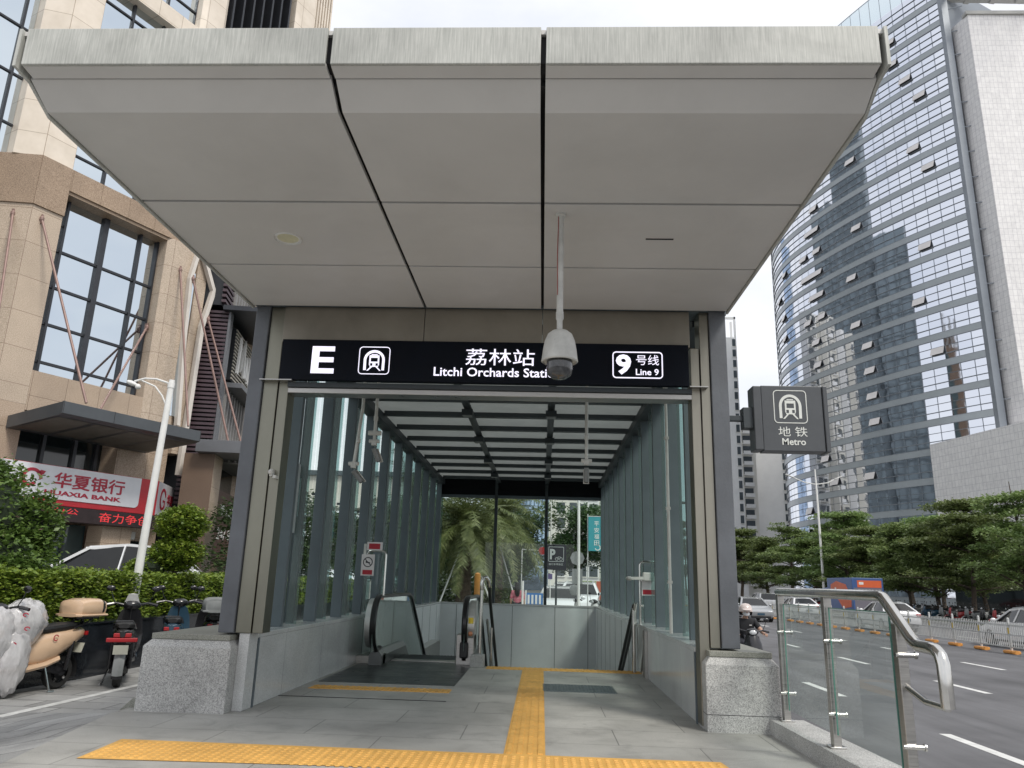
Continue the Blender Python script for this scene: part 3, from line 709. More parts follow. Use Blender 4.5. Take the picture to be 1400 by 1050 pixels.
HR2=thing('stair_handrail',(1.3,11.2,0),'right stair handrail, steel post by the granite wall with two dark rails','handrail','stair handrails')
b=MB();b.tube([(1.30,11.2,0),(1.30,11.2,.6),(1.30,11.2,.86)],.028,12);b.build('post',M['chrome'],HR2,smooth=True)
b=MB();b.tube([(1.31,11.15,.84),(1.32,11.12,.91),(1.33,11.2,.93),(1.33,11.3,.80),(1.33,11.32,.62)],.026,12);b.build('loop',M['chrome'],HR2,smooth=True)
b=MB();b.tube([(1.30,11.16,.90),(1.30,11.5,.73),(1.30,17.8,-2.42)],.026,10);b.build('rail',M['rubber'],HR2,smooth=True)
b=MB();b.tube([(1.30,11.25,.66),(1.30,17.8,-2.62)],.022,10);b.build('lower_rail',M['rubber'],HR2,smooth=True)
b=MB();b.box(1.36,1.398,10.5,10.56,0,.60);b.box(1.372,1.398,10.75,10.80,0,.6);b.bar((1.385,10.55,.6),(1.385,11.1,.05),.02,.05);b.build('wall_bracket',M['steel'],HR2)
# ------------------------------------------------------------------ U-shaped glass gates with notices
def ugate(x,y,w,ztop,z0,label,sg):
    t=thing('u_rail',(x,y,z0),label,'rail','U rails by the side walls')
    b=MB();r=.05;P=[(x,y,z0),(x,y,ztop-r),(x+.015,y,ztop-.015),(x+r,y,ztop),(x+w-r,y,ztop),(x+w-.015,y,ztop-.015),(x+w,y,ztop-r),(x+w,y,z0)]
    b.tube(P,.019,10);b.build('frame',M['chrome'],t,smooth=True)
    b=MB();b.quad((x+.03,y,z0+.08),(x+w-.03,y,z0+.08),(x+w-.03,y,ztop-.06),(x+.03,y,ztop-.06));b.build('glass_pane',M['glass2'],t)
    b=MB();
    for z in(z0+.25,z0+.6): b.blob((x+.03,y-.01,z),(.025,.02,.02),8,5)
    b.build('clamp',M['chrome'],t)
    return t
t=thing('u_rail',(-2.25,10.45,.93),'inverted U steel rail with glass by the left slats, behind the red and white notices','rail','U rails by the side walls')
b=MB();b.tube([(-2.37,10.45,1.22),(-2.37,10.45,1.48),(-2.355,10.45,1.515),(-2.32,10.45,1.53),(-2.17,10.45,1.53),(-2.135,10.45,1.515),(-2.12,10.45,1.48),(-2.12,10.45,.95)],.016,10);b.build('frame',M['chrome'],t,smooth=True)
b=MB();b.quad((-2.35,10.45,.98),(-2.14,10.45,.98),(-2.14,10.45,1.49),(-2.35,10.45,1.49));b.build('glass_pane',M['glass2'],t)
ugate(1.41,11.3,.25,1.51,.645,'inverted U steel rail with glass by the right slats',1)
M['notice']=mat('notice_white',(.66,.63,.63),.5,0,.06,12);M['noticered']=mat('notice_red',(.38,.015,.03),.5,0,.08,12);M['ink']=mat('notice_ink',(.02,.02,.03),.5)
t=thing('warning_notice',(-2.35,10.40,1.34),'white notice with a black prohibition ring and red caption at the left escalator side','notice')
b=MB();b.box(-2.44,-2.262,10.396,10.402,1.20,1.48);b.build('board',M['notice'],t,bevel=.002)
b=MB();b.box(-2.415,-2.285,10.393,10.396,1.215,1.275);b.build('caption_band',M['noticered'],t)
b=MB();O=V((-2.351,10.396,1.378));strip2d(b,[(.06*math.cos(rad(a)),.06*math.sin(rad(a))) for a in range(0,360,15)],.012,O,UX,UZ,N_,.002,True)
strip2d(b,[(-.042,.042),(.042,-.042)],.010,O,UX,UZ,N_,.0025);b.prism([(-.03,-.01),(.03,-.014),(.028,.0),(.0,.004),(-.028,.016)],lambda u,v,w:O+UX*u+UZ*v+N_*w,0,.0018);b.build('prohibition_symbol',M['ink'],t)
t=thing('warning_notice',(-2.27,10.40,1.585),'small red caption plate clipped on top of the left U rail','notice')
b=MB();b.box(-2.378,-2.168,10.40,10.406,1.535,1.645);b.build('board',M['notice'],t);b=MB();b.box(-2.352,-2.20,10.397,10.40,1.552,1.625);b.build('caption_band',M['noticered'],t)
b=MB();b.box(-2.42,-2.385,10.40,10.41,1.48,1.62);b.build('clip',M['offwhite'],t)
t=thing('warning_notice',(1.5,11.27,1.15),'white notice with a red caption band hung on the right U rail','notice')
b=MB();b.box(1.43,1.64,11.265,11.27,1.04,1.31);b.build('board',M['notice'],t);b=MB();b.box(1.445,1.625,11.262,11.265,1.055,1.12);b.build('caption_band',M['noticered'],t)
t=thing('intercom',(1.45,11.2,1.3),'white ticket sensor arm box on the right wall by the U rail','sensor')
b=MB();b.box(1.44,1.60,11.18,11.262,1.24,1.36);b.build('housing',M['offwhite'],t,bevel=.015);b=MB();b.bar((1.45,11.21,1.28),(1.24,11.15,1.27),.05,.04);b.blob((1.24,11.15,1.27),(.05,.05,.03),10,6);b.build('arm',M['offwhite'],t)
# ------------------------------------------------------------------ right glass balustrade on its kerb
b=MB();b.prism([(1.915,6.88),(2.2,6.88),(2.30,4.2),(2.0,4.2)],lambda u,v,w:V((u,v,w)),-.9,.12)
kb=b.build('granite_kerb',M['plinth'],bevel=.006,fix=True);tag(kb,'low granite kerb carrying the glass balustrade right of the platform','kerb wall')
M['glassedge']=mat('green_glass_edge',(.10,.22,.18),.2,0,.2,6)
BL=thing('balustrade',(2.05,5.7,.12),'steel and glass balustrade with a bent handrail right of the entrance','railing')
PY=(6.80,5.75,4.66)
for k,y in enumerate(PY):
    x=2.035+.012*k
    b=MB();zt=1.12 if k<2 else .99
    b.box(x-.028,x-.014,y-.030,y+.030,.12,zt);b.box(x+.014,x+.028,y-.030,y+.030,.12,zt)
    b.box(x-.026,x+.026,y-.032,y-.026,.13,zt-.005);b.build('post',M['steel'],BL,bevel=.003)
    b=MB();b.box(x-.055,x+.055,y-.05,y+.05,.12,.134);b.build('base_plate',M['chrome'],BL,bevel=.005)
    for z in(.82,.34):
        b=MB();b.lathe([(.014,-.05),(.014,.06),(.020,.061),(.020,.072)],(x,y-.04,z),12,'x')
        b.blob((x+.065,y-.04,z),(.016,.015,.015),10,6);b.build('glass_clamp',M['chrome'],BL,smooth=True)
for (ya,yb) in((6.74,5.81),(5.69,4.72)):
    b=MB();b.quad((2.041,yb,.21),(2.041,ya,.21),(2.041,ya,1.05),(2.041,yb,1.05));b.build('glass_pane',M['glass2'],BL);b=MB()
    for q in((yb,yb+.006,.21,1.05),(ya-.006,ya,.21,1.05),(yb,ya,1.044,1.05)): b.box(2.036,2.046,q[0],q[1],q[2],q[3])
    b.build('glass_edge',M['glassedge'],BL)
b=MB();b.tube([(2.035,6.83,1.145),(2.04,5.8,1.145),(2.048,4.84,1.14),(2.05,4.80,1.13),(2.052,4.70,1.058),(2.055,4.50,.915),(2.058,4.44,.888),(2.06,4.40,.884),(2.062,4.30,.882),(2.063,4.25,.874),(2.064,4.215,.85),(2.065,4.20,.81),(2.065,4.195,.70),(2.065,4.195,.60)],.034,16)
b.build('handrail',M['chrome'],BL,smooth=True)
b=MB();b.tube([(2.06,4.66,.66),(2.065,4.42,.60),(2.065,4.195,.60)],.018,10);b.build('return_bar',M['chrome'],BL,smooth=True)
# ------------------------------------------------------------------ foliage helpers
def leaf(mb,p,size,up=.3,asp=.5,r=rnd):
    a=r.uniform(0,6.283);e=r.uniform(-1,1)*(1-up)+up*.2
    d=V((math.cos(a)*math.cos(e),math.sin(a)*math.cos(e),math.sin(e)))
    q=d.cross(V((r.gauss(0,.6),r.gauss(0,.6),1))).normalized()
    s=size*r.uniform(.65,1.25)
    mb.add([p,p+d*s*.5+q*s*asp*.5,p+d*s,p+d*s*.5-q*s*asp*.5],[(0,1,2,3)])
def leafshell(mb,c,rx,ry,rz,n,size,thick=.3,r=rnd,lump=.18,up=.3):
    for i in range(n):
        z=r.uniform(-1,1);a=r.uniform(0,6.283);s=math.sqrt(1-z*z)
        k=(1-thick*r.random()**1.5)*(1+lump*math.sin(3*a+5*z)*math.cos(4*z+2*a)+r.gauss(0,.03))
        leaf(mb,V((c[0]+rx*s*math.cos(a)*k,c[1]+ry*s*math.sin(a)*k,c[2]+rz*z*k)),size,up,.55,r)
M['bark']=mat('bark',(.09,.07,.055),.9,0,.35,8,bump=.6,bs=30,bumpd=.03)
M['hedge']=leafmat('hedge_leaf',(.045,.09,.014),(.16,.24,.03),(.36,.42,.06),7,.3)
M['shrub']=leafmat('shrub_leaf',(.035,.07,.016),(.10,.17,.036),(.21,.30,.065),6,.3)
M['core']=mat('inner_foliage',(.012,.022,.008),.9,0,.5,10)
# ------------------------------------------------------------------ planter wall and hedge
M['blackstone']=granite('black_granite',((.012,.014,.018),(.022,.025,.03),(.035,.04,.048)),60,.14,.35,spec=.6,joints=(1.1,2,(1,2),.004,(.3,.3,.3)))
b=MB()
b.prism([(-6.95,8.2),(-6.62,11.4),(-6.62,30),(-6.90,30),(-6.9,11.5),(-7.2,8.2)],lambda u,v,w:V((u,v,w)),-.36,.40)
b.prism([(-6.93,8.2),(-6.60,11.4),(-6.60,30),(-6.92,30),(-6.92,11.5),(-7.22,8.2)],lambda u,v,w:V((u,v,w)),.402,.43)
tag(b.build('planter_wall',M['blackstone'],fix=True),'low polished black granite planter wall in front of the hedge','planter wall')
hd=thing('hedge',(-7.3,16,.4),'clipped bright green hedge growing behind the black planter wall','hedge')
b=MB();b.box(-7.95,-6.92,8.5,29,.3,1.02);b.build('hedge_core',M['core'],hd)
b=MB()
for i in range(52000):
    y=9.0+ (rnd.random()**1.6)*19
    t=rnd.random()
    if t<.52: p=V((-6.86+rnd.gauss(0,.045)+.05*math.sin(y*5),y,rnd.uniform(.36,1.14)))
    else: p=V((rnd.uniform(-7.9,-6.88),y,1.09+rnd.gauss(0,.035)+.05*math.sin(y*3.1)*math.sin(y*1.3+p.x*3)))
    leaf(b,p,.075 if y<18 else .10,.45,.55)
b.build('leaves',M['hedge'],hd)
# big shrub at the left edge
sb=thing('shrub',(-8.0,10.9,.4),'tall dark green flowering shrub at the left edge behind the planter wall','shrub')
b=MB();cl=[((-8.25,10.9,1.75),.95,.85,.95),((-7.75,10.8,1.15),.75,.75,.62),((-8.5,10.5,.75),.9,.7,.6),((-7.75,11.2,1.75),.50,.5,.5),((-8.5,11,2.35),.6,.55,.42),((-7.35,10.5,.85),.5,.45,.5)]
for c,x,y,z in cl: leafshell(b,c,x,y,z,4300,.085,.4)
b.build('leaves',M['shrub'],sb)
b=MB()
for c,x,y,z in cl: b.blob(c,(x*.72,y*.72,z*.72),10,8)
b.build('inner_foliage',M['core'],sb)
b=MB()
for i in range(40):
    z=rnd.uniform(.3,1);a=rnd.uniform(0,6.28);c,x,y,q=rnd.choice(cl)
    leaf(b,V((c[0]+x*math.cos(a)*.98,c[1]-abs(y*math.sin(a))*.98,c[2]+q*rnd.uniform(-.6,.8))),.07,.5,.8)
M['bloom']=mat('faded_bloom',(.32,.17,.2),.7,0,.3,30);b.build('blossom',M['bloom'],sb)
# cloud pruned topiary
tp=thing('topiary',(-7.03,14.6,.4),'topiary with two round leaf balls stacked above the hedge by the lamp post','topiary')
b=MB();leafshell(b,(-7.0,14.6,2.09),.47,.45,.35,5200,.075,.35);leafshell(b,(-7.03,14.6,1.52),.50,.48,.32,4600,.075,.35);leafshell(b,(-7.5,14.4,1.26),.34,.34,.18,1800,.075,.4);b.build('leaves',M['hedge'],tp)
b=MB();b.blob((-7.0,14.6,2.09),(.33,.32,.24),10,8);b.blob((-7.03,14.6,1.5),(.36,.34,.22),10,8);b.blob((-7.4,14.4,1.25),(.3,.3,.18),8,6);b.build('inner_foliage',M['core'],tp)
b=MB();b.tube([(-7.05,14.6,.3),(-7.0,14.6,1.2),(-7.03,14.6,2.1)],[.06,.045,.03],8);b.build('trunk',M['bark'],tp)
# ------------------------------------------------------------------ bank building (local axes: x along the facade, y into it)
BA=V((-14.424,20,0));BR=math.atan2(.897,.442)
def bankthing(name,label,cat): return local(thing(name,BA,label,cat,rz=BR))
M['granite_brown']=granite('brown_granite',((.29,.215,.15),(.43,.335,.25),(.57,.46,.36)),45,.42,.14,joints=(1.0,.98,(0,2),.006,(.35,.3,.28)),bigs=.7)
M['granite_pink']=granite('pale_brown_granite',((.35,.275,.205),(.49,.40,.31),(.63,.525,.42)),45,.45,.13,joints=(.92,1.02,(0,2),.006,(.38,.32,.3)),bigs=.7)
M['granite_band']=granite('dark_brown_granite',((.22,.155,.105),(.34,.25,.175),(.47,.36,.265)),45,.4,.14,joints=(.95,2.6,(0,2),.006,(.5,.45,.4)),bigs=.7)
M['cream']=granite('cream_stone',((.70,.62,.52),(.74,.66,.56),(.78,.70,.60)),1.2,.5,.06,joints=(.9,1.05,(0,2),.008,(.5,.45,.4)),bigs=.6)
M['bankglass']=mirrorglass('bank_glass',(.60,.66,.70),.03,.0008,.5)
M['darkglass']=mat('dark_window_glass',(.010,.014,.015),.06,0,.2,2,spec=.7)
M['teal_glass']=mat('teal_shop_glass',(.045,.075,.078),.08,0,.3,.6,spec=.7)
M['frame_dark']=mat('dark_window_frame',(.035,.038,.045),.4,.3,.15,4)
BK=bankthing('bank_building','tall brown granite and cream office building with a large recessed window, left of the entrance','building')
def bx(name,m,*B,par=None,bev=0):
    b=MB()
    for q in B: b.box(*q)
    return b.build(name,m,par or BK,bevel=bev)
def ppr(name,m,poly,z0,z1,par=None,bev=0):
    b=MB();b.prism(poly,lambda u,v,w:V((u,v,w)),z0,z1);return b.build(name,m,par or BK,fix=True,bevel=bev)
LP=[(-.05,.7),(-.05,0),(-.93,0),(-1.75,1.22),(-1.75,2.2)]
RP=[(3.46,.55),(3.46,.02),(3.66,-.12),(4.5,-.12),(4.72,.06),(4.72,.55)]
ppr('granite_pillar',M['granite_pink'],LP,5.6,11.345)
ppr('granite_pillar',M['granite_brown'],LP,-.4,5.595)
ppr('granite_pillar',M['granite_pink'],RP,5.42,12.195)
bx('window_sill_wall',M['granite_brown'],(-.045,3.455,.0,.55,5.45,6.60))
ppr('granite_band',M['granite_band'],[(-.04,.75),(-.04,-.06),(-.95,-.06),(-1.83,1.24),(-1.83,2.2)],11.35,12.9)
bx('granite_band',M['granite_band'],(-.035,4.75,-.06,.8,12.2,12.9))
bx('window_soffit',M['granite_band'],(-.04,3.46,.0,.5,12.10,12.195))
wd=bx('window',M['bankglass'],(-.04,3.455,.5,.52,6.6,12.1))
fr=[]
for s_,w_ in((.30,.07),(1.55,.17),(2.78,.07),(-.0,.06),(3.42,.06)): fr.append((s_-w_/2,s_+w_/2,.40,.50,6.6,12.1))
for z in(7.0,8.15,9.3,10.45,11.0): 
    if z!=11.0: fr.append((-.04,3.45,.44,.499,z-.035,z+.035))
fr.append((-.04,.30,.45,.499,11.25,11.3))
bx('window_frame',M['frame_dark'],*fr,par=wd)
# right of the window: glazed strip with folded white frame
bx('side_wall',M['granite_pink'],(4.72,6.4,1.3,1.6,-.4,14))
bx('granite_strip',M['granite_pink'],(4.73,5.15,-.06,1.29,5,12.4))
wd=bx('window',M['bankglass'],(4.40,4.62,-.135,-.125,6.2,11.3))
M['whitemetal']=mat('white_folded_metal',(.62,.58,.53),.4,0,.1,1.5)
b=MB()
def flat(pts,wd_,y0,y1):
    for a,c in zip(pts,pts[1:]):
        b.prism([(a[0]-wd_/2,a[1]),(a[0]+wd_/2,a[1]),(c[0]+wd_/2,c[1]),(c[0]-wd_/2,c[1])],lambda u,v,w:V((u,w,v)),y0,y1)
flat([(4.68,5.9),(4.45,8.9),(4.36,11.0),(4.52,12.0)],.12,-.30,-.13)
flat([(5.0,4.3),(5.08,9.5),(5.36,10.9),(4.70,12.15)],.15,-.30,-.13)
b.build('white_frame',M['whitemetal'],BK,fix=True)
# rods holding the canopy
M['rod']=mat('rusty_rod',(.24,.155,.135),.5,.2,.2,3)
for a,c in(((-.62,-.02,11.0),(.25,-2.3,5.5)),((-1.2,.4,11.0),(-1.9,-1.6,6.0)),((4.0,-.13,11.2),(3.5,-2.3,5.5)),((3.4,.3,9.0),(1.5,-.9,5.6)),((4.42,-.3,11.0),(5.54,-1.75,5.4)),((5.25,-.3,9.8),(6.15,-1.7,5.4))):
    b=MB();b.tube([a,c],.036,8);b.blob(a,(.07,.07,.1),8,5);b.bar((a[0],a[1]+.03,a[2]-.14),(a[0],a[1]+.03,a[2]+.14),.05,.12);b.build('canopy_rod',M['rod'],BK)
# upper floors
ppr('cream_pillar',M['cream'],[(.0,.6),(.0,.05),(-.90,.05),(-1.45,.60),(-1.45,2.2)],12.9,60)
def curtain(s0,s1,y,z0,z1,ds,dz):
    o=bx('window',M['bankglass'],(s0,s1,y,y+.02,z0,z1));q=[]
    s=s0
    while s<=s1+.01: q.append((s-.035,s+.035,y-.07,y-.001,z0,z1));s+=ds
    z=z0+dz*.6
    while z<z1: q.append((s0,s1,y-.05,y-.0015,z-.03,z+.03));z+=dz
    bx('window_frame',M['frame_dark'],*q,par=o)
curtain(.0,3.4,.35,12.9,19.9,1.13,1.15)
bx('cream_spandrel',M['cream'],(0,3.38,.0,.6,19.9,20.55))
curtain(.0,3.4,.35,20.55,27,1.13,1.3)
bx('cream_spandrel',M['cream'],(0,3.38,.0,.6,27,27.65))
curtain(.0,3.4,.35,27.65,60,1.13,1.6)
ppr('cream_pillar',M['cream'],[(3.38,.6),(3.38,.0),(3.55,-.1),(4.3,-.1),(4.45,.0),(4.45,.6)],12.9,60)
q=[]
for k in range(7): q.append((4.6+.45*k,4.68+.45*k,-.1,.9,13,60))
bx('dark_fin',M['frame_dark'],*q);bx('window',M['darkglass'],(4.45,7.7,.9,.92,13,60))
bx('cream_pillar',M['cream'],(7.7,8.75,-.05,.9,13,60))
q=[(8.8+.16*k,8.88+.16*k,.0,.3,13,60) for k in range(7)]
bx('ribbed_corner',M['cream'],(8.75,9.95,.3,.9,13,60),*q)
bx('building_core',M['granite_brown'],(-1.7,9.9,1.61,16,-.4,59.5))
curtain(-9,-1.46,.95,12.9,60,1.2,1.6);bx('cream_spandrel',M['cream'],(-9,-1.83,1.25,2.3,11.3,12.85));wl=bx('window',M['darkglass'],(-9,-1.8,2.0,2.05,4.5,11.3));bx('side_pillar',M['granite_brown'],(-9,-8.2,1.4,2.4,-.4,12));bx('building_core',M['granite_brown'],(-9,-1.7,2.31,16,-.4,59.5))
# dark steel entrance canopy of the bank
M['canopydark']=mat('dark_canopy_metal',(.075,.083,.09),.38,.3,.15,1.2)
M['canopyunder']=mat('canopy_underside',(.11,.105,.09),.6,0,.2,1.5)
cn=MB()
cn.prism([(-2.5,5.39),(-2.5,5.07),(-2.3,5.02),(0,4.85),(0,5.2)],lambda u,v,q:V((q,u,v)),-.45,3.83)
cp=cn.build('canopy',M['canopydark'],BK,fix=True,bevel=.01)
q=[]
for k in range(4): q.append((-.36+1.05*k,.55+1.05*k,-2.2,-.3,0,0))
b=MB()
for s0,s1,a,c,_,_ in q:
    zf=lambda y:5.02-(y+2.3)*(.17/2.3)-.006
    b.add([(s0,a,zf(a)),(s1,a,zf(a)),(s1,c,zf(c)),(s0,c,zf(c))],[(0,3,2,1)])
b.build('underside_panel',M['canopyunder'],cp)
for k in range(4):
    b=MB();b.box(-.44+1.42*k,-.43+1.42*k,-2.505,-2.4,5.08,5.395);b.build('seam',M['gap'],cp)
# recessed dark windows behind the sign, granite piers, shop glazing
wd=bx('window',M['darkglass'],(-.05,2.95,.9,.95,3.9,5.9));bx('window_frame',M['frame_dark'],*[(s_-.05,s_+.05,.8,.899,3.9,5.9) for s_ in(.1,1.1,2.05,2.75)],par=wd)
bx('granite_pillar',M['granite_brown'],(2.95,4.72,.1,1.3,-.4,5.44))
bx('granite_pillar',M['granite_brown'],(2.4,3.35,-.62,.09,-.4,2.45))
wd=bx('window',M['teal_glass'],(-1.7,2.4,.2,.25,-.3,2.45));bx('window_frame',M['frame_dark'],*[(s_-.03,s_+.03,.12,.199,-.3,2.45) for s_ in(-.6,.6,1.75)],(-1.7,2.39,.13,.1985,-.35,-.2),par=wd)
wd=bx('shop_door',M['darkglass'],(3.36,4.2,-.1,.05,-.3,2.1))
# bank sign: red box with white face, lettering and a ticker below
M['signwhite']=mat('sign_white',(.62,.63,.66),.4,0,.05,3)
M['redletter']=mat('red_letter',(.36,.012,.035),.45,0,.06,4)
M['led']=mat('led_glyph',(.5,.02,.03),.5,emis=(1,.07,.07),es=.26)
M['ledboard']=mat('led_board',(.022,.012,.013),.5,0,.3,6)
BS=bankthing('bank_sign','white and red bank fascia sign with red characters over the shop window','sign')
B2=lambda name,m,fn,bev=0,**k:(lambda b:(fn(b),b.build(name,m,BS,bevel=bev,**k))[1])(MB())
B2('sign_box',M['red'],lambda b:b.box(-3.4,3.84,-.9,-.65,2.87,3.93),.01)
pf=[(-3.4,3.03)]+[(3.07+.13*math.cos(rad(a)),3.16+.13*math.sin(rad(a))) for a in(-90,-60,-30,0)]+[(3.2,3.915),(-3.4,3.915)]
B2('sign_face',M['signwhite'],lambda b:b.prism(pf,lambda u,v,w:V((u,w,v)),-.93,-.901),fix=True)
Nf=V((0,-1,0))
B2('lettering',M['redletter'],lambda b:txt(b,'华夏银行',(.56,-.93,3.345),UX,UZ,2.12,.42,.012,.016,Nf))
B2('lettering',M['redletter'],lambda b:txt(b,'HUAXIA BANK',(.36,-.93,3.14),UX,UZ,2.26,.125,.012,.03,Nf))
def emblem(b):
    O=V((-.05,-.93,3.52));P=[(.26*math.cos(rad(a))*(1-.0012*a),.26*math.sin(rad(a))*(1-.0012*a)) for a in range(0,330,15)]
    strip2d(b,P,.085,O,UX,UZ,Nf,.012);b.prism([(.12,.16),(.30,.12),(.36,.22),(.24,.24)],lambda u,v,w:O+UX*u+UZ*v+Nf*w,0,.012)
B2('emblem',M['redletter'],emblem)
# sign return on the angled corner
ra=V((3.84,-.9,0));rb=V((6.3,1.1,0));rd=(rb-ra).normalized();rn=V((rd.y,-rd.x,0));rn=rn if rn.y<0 else -rn
def ret(b): b.add([ra+V((0,0,2.9)),rb+V((0,0,2.9)),rb+V((0,0,3.92)),ra+V((0,0,3.92)),ra-rn*.2+V((0,0,2.9)),rb-rn*.2+V((0,0,2.9)),rb-rn*.2+V((0,0,3.92)),ra-rn*.2+V((0,0,3.92))],[(0,1,2,3),(7,6,5,4),(0,4,5,1),(3,2,6,7),(1,5,6,2),(0,3,7,4)])
B2('sign_return',M['signwhite'],ret,fix=True)
B2('lettering',M['redletter'],lambda b:txt(b,'华夏银行',ra+rd*1.15+V((0,0,3.3))+rn*.002,rd,UZ,1.5,.34,.012,.016,rn))
def let2(b):
    O=ra+rd*.65+V((0,0,3.42))+rn*.002;P=[(.3*math.cos(rad(a)),.3*math.sin(rad(a))) for a in range(20,340,16)]
    strip2d(b,P,.09,O,rd,UZ,rn,.012);strip2d(b,[(.02,-.05),(.25,-.05),(.25,-.25)],.07,O,rd,UZ,rn,.012)
B2('emblem',M['redletter'],let2)
LS=bankthing('ticker_sign','dark LED ticker with glowing red characters under the bank sign','sign')
b=MB();b.box(-2.6,3.86,-.93,-.66,2.46,2.86);b.build('ticker_box',M['ledboard'],LS,bevel=.008)
b=MB();txt(b,'奋力争创',(2.02,-.93,2.53),UX,UZ,1.62,.27,.004,.0,Nf)
b.build('glyphs',M['led'],LS);b=MB();txt(b,'百分公',(.35,-.93,2.66),UX,UZ,1.05,.16,.004,.0,Nf)
b.build('glyphs',M['led'],LS)
AC=bankthing('wall_lamp_box','small white box unit fixed to the granite pier beside the lamp post','box')
b=MB();b.box(3.38,3.62,-.45,-.11,2.12,2.36);b.build('housing',M['offwhite'],AC,bevel=.03)
# ------------------------------------------------------------------ shopping mall block beyond
MA=V((-11.25,25.0,0));MRz=math.atan2(.985,-.17)
ML=local(thing('mall_building',MA,'dark mall block with purple louvre wall, grey fins and a projecting eave beside the bank','building',rz=MRz))
def mb_(name,m,*B,bev=0,par=None):
    b=MB()
    for q in B:b.box(*q)
    return b.build(name,m,par or ML,bevel=bev)
M['purple']=mat('purple_louvre',(.070,.045,.055),.5,0,.15,3)
M['greyfin']=mat('grey_fin',(.24,.235,.23),.5,0,.15,1.4)
M['mallgrey']=mat('mall_grey_metal',(.13,.135,.145),.45,.2,.15,1)
M['brownpanel']=mat('brown_sign_panel',(.095,.05,.036),.5,0,.15,2)
# local frame: x along the street front, y into the block
mb_('building_core',M['louvre'],(.1,19,.3,9,-.4,10.2))
q=[(.02,.30,.0,1.35,z,z+.075) for z in [3.4+.15*k for k in range(42)]]
mb_('purple_louvre',M['purple'],*[(-.08,.0,.02,1.02,3.4+.15*k,3.49+.15*k) for k in range(46)])
mb_('corner_post',M['mallgrey'],(-.12,.25,-.06,.018,3.2,10.2))
mb_('grey_fin',M['greyfin'],*[(.35+.42*k,.47+.42*k,-.02,.29,5.2,7.6) for k in range(26)])
mb_('wall',M['frame_dark'],(.25,19,.2,.299,3.0,10.2))
mb_('ledge',M['mallgrey'],(.6,9,-.55,.19,7.62,7.80),bev=.01)
sp=mb_('sign_panel',M['louvre'],(1.0,6.2,-.02,.19,8.0,9.95))
M['louvpale']=mat('pale_louvre',(.42,.39,.33),.5,0,.1,2)
mb_('sign_louvre',M['louvpale'],*[(1.0,6.2,-.06,-.021,8.05+.13*k,8.10+.13*k) for k in range(15)],par=sp)
b=MB()
NM=V((0,-1,0))
strip2d(b,[(0,0),(.15,1.35),(.5,.3),(.8,1.45),(1.05,.1)],.2,V((1.45,-.07,8.35)),UX,UZ,NM,.08)
for k,(x,h) in enumerate(((2.7,.8),(3.15,1.05),(3.6,.7),(4.05,1.0),(4.5,.8),(5.0,.6))):
    strip2d(b,[(0,0),(.1,h),(.26,h*.4),(.3,0)],.18,V((x,-.07,8.5-.12*k)),UX,UZ,NM,.08)
b.build('script_letters',M['white'],ML,fix=True)
mb_('eave',M['frame_dark'],(-.35,13,-1.0,.19,10.2,10.38),bev=.01)
mb_('eave_edge',M['greyfin'],(-.37,13,-1.06,-1.001,10.2,10.40))
mb_('upper_wall',M['louvre'],(-.2,19,.3,8,10.41,13.2))
mb_('upper_fin',M['greyfin'],*[(.9+.42*k,1.12+.42*k,.1,.299,10.41,13.2) for k in range(22)])
mb_('upper_louvre',M['purple'],*[(-.3,.8,.15,.299,10.5+.2*k,10.6+.2*k) for k in range(13)])
mb_('pale_corner',M['cream'],(7.8,8.6,-.1,.4,8,13.2))
mb_('canopy',M['mallgrey'],(-1.4,8,-1.3,.19,4.98,5.38),bev=.01)
mb_('canopy_slat',M['greyfin'],*[(.2,8,-1.2+.22*k,-1.14+.22*k,4.90,4.975) for k in range(6)],*[(.3+.12*k,.33+.12*k,-1.25,.1,4.86,4.895) for k in range(60)])
mb_('shopfront',M['darkglass'],(.2,12,.1,.199,-.4,4.9));mb_('shop_pillar',M['granite_brown'],(-1.0,.1,-.35,.6,-.4,4.97))
BP=local(thing('wall_sign',MA,'dark brown sign panel with small pale characters on the mall corner','sign',rz=MRz))
b=MB();b.box(.55,5.2,-.22,-.05,1.55,4.0);b.build('panel',M['brownpanel'],BP,bevel=.01)
b=MB();txt(b,'嘉宾酒楼',(1.0,-.22,3.15),UX,UZ,3.4,.42,.01,.01,NM);b.build('lettering',M['white_letter'],BP);b=MB();txt(b,'247-98 91',(1.0,-.22,2.35),UX,UZ,3.3,.40,.01,.02,NM)
b.build('lettering',M['white_letter'],BP)
# ------------------------------------------------------------------ lamp post
LPT=thing('street_lamp',(-6.85,13,-.35),'white double arm street lamp post behind the hedge on the left','street lamp')
b=MB();b.tube([(-6.88,13,-.35),(-6.86,13,1.4),(-6.77,13,4.55)],[.080,.068,.050],14);b.lathe([(.06,4.4),(.06,4.5)],(-6.775,13,0),14);b.build('pole',M['white'],LPT,smooth=True)
b=MB()
b.tube([(-6.77,13,4.45),(-6.85,13,4.50),(-7.05,12.98,4.56),(-7.25,12.95,4.56),(-7.42,12.93,4.50)],.018,8);b.tube([(-6.80,13,4.05),(-6.9,12.98,4.25),(-7.05,12.97,4.42),(-7.3,12.95,4.52)],.014,8)
b.build('arm',M['white'],LPT,smooth=True)
b=MB();b.blob((-7.46,12.92,4.46),(.11,.07,.045),12,7,Matrix.Rotation(.35,3,'Y'));b.blob((-7.34,12.92,4.40),(.05,.05,.05),10,6);b.build('lamp_head',M['white'],LPT,smooth=True)
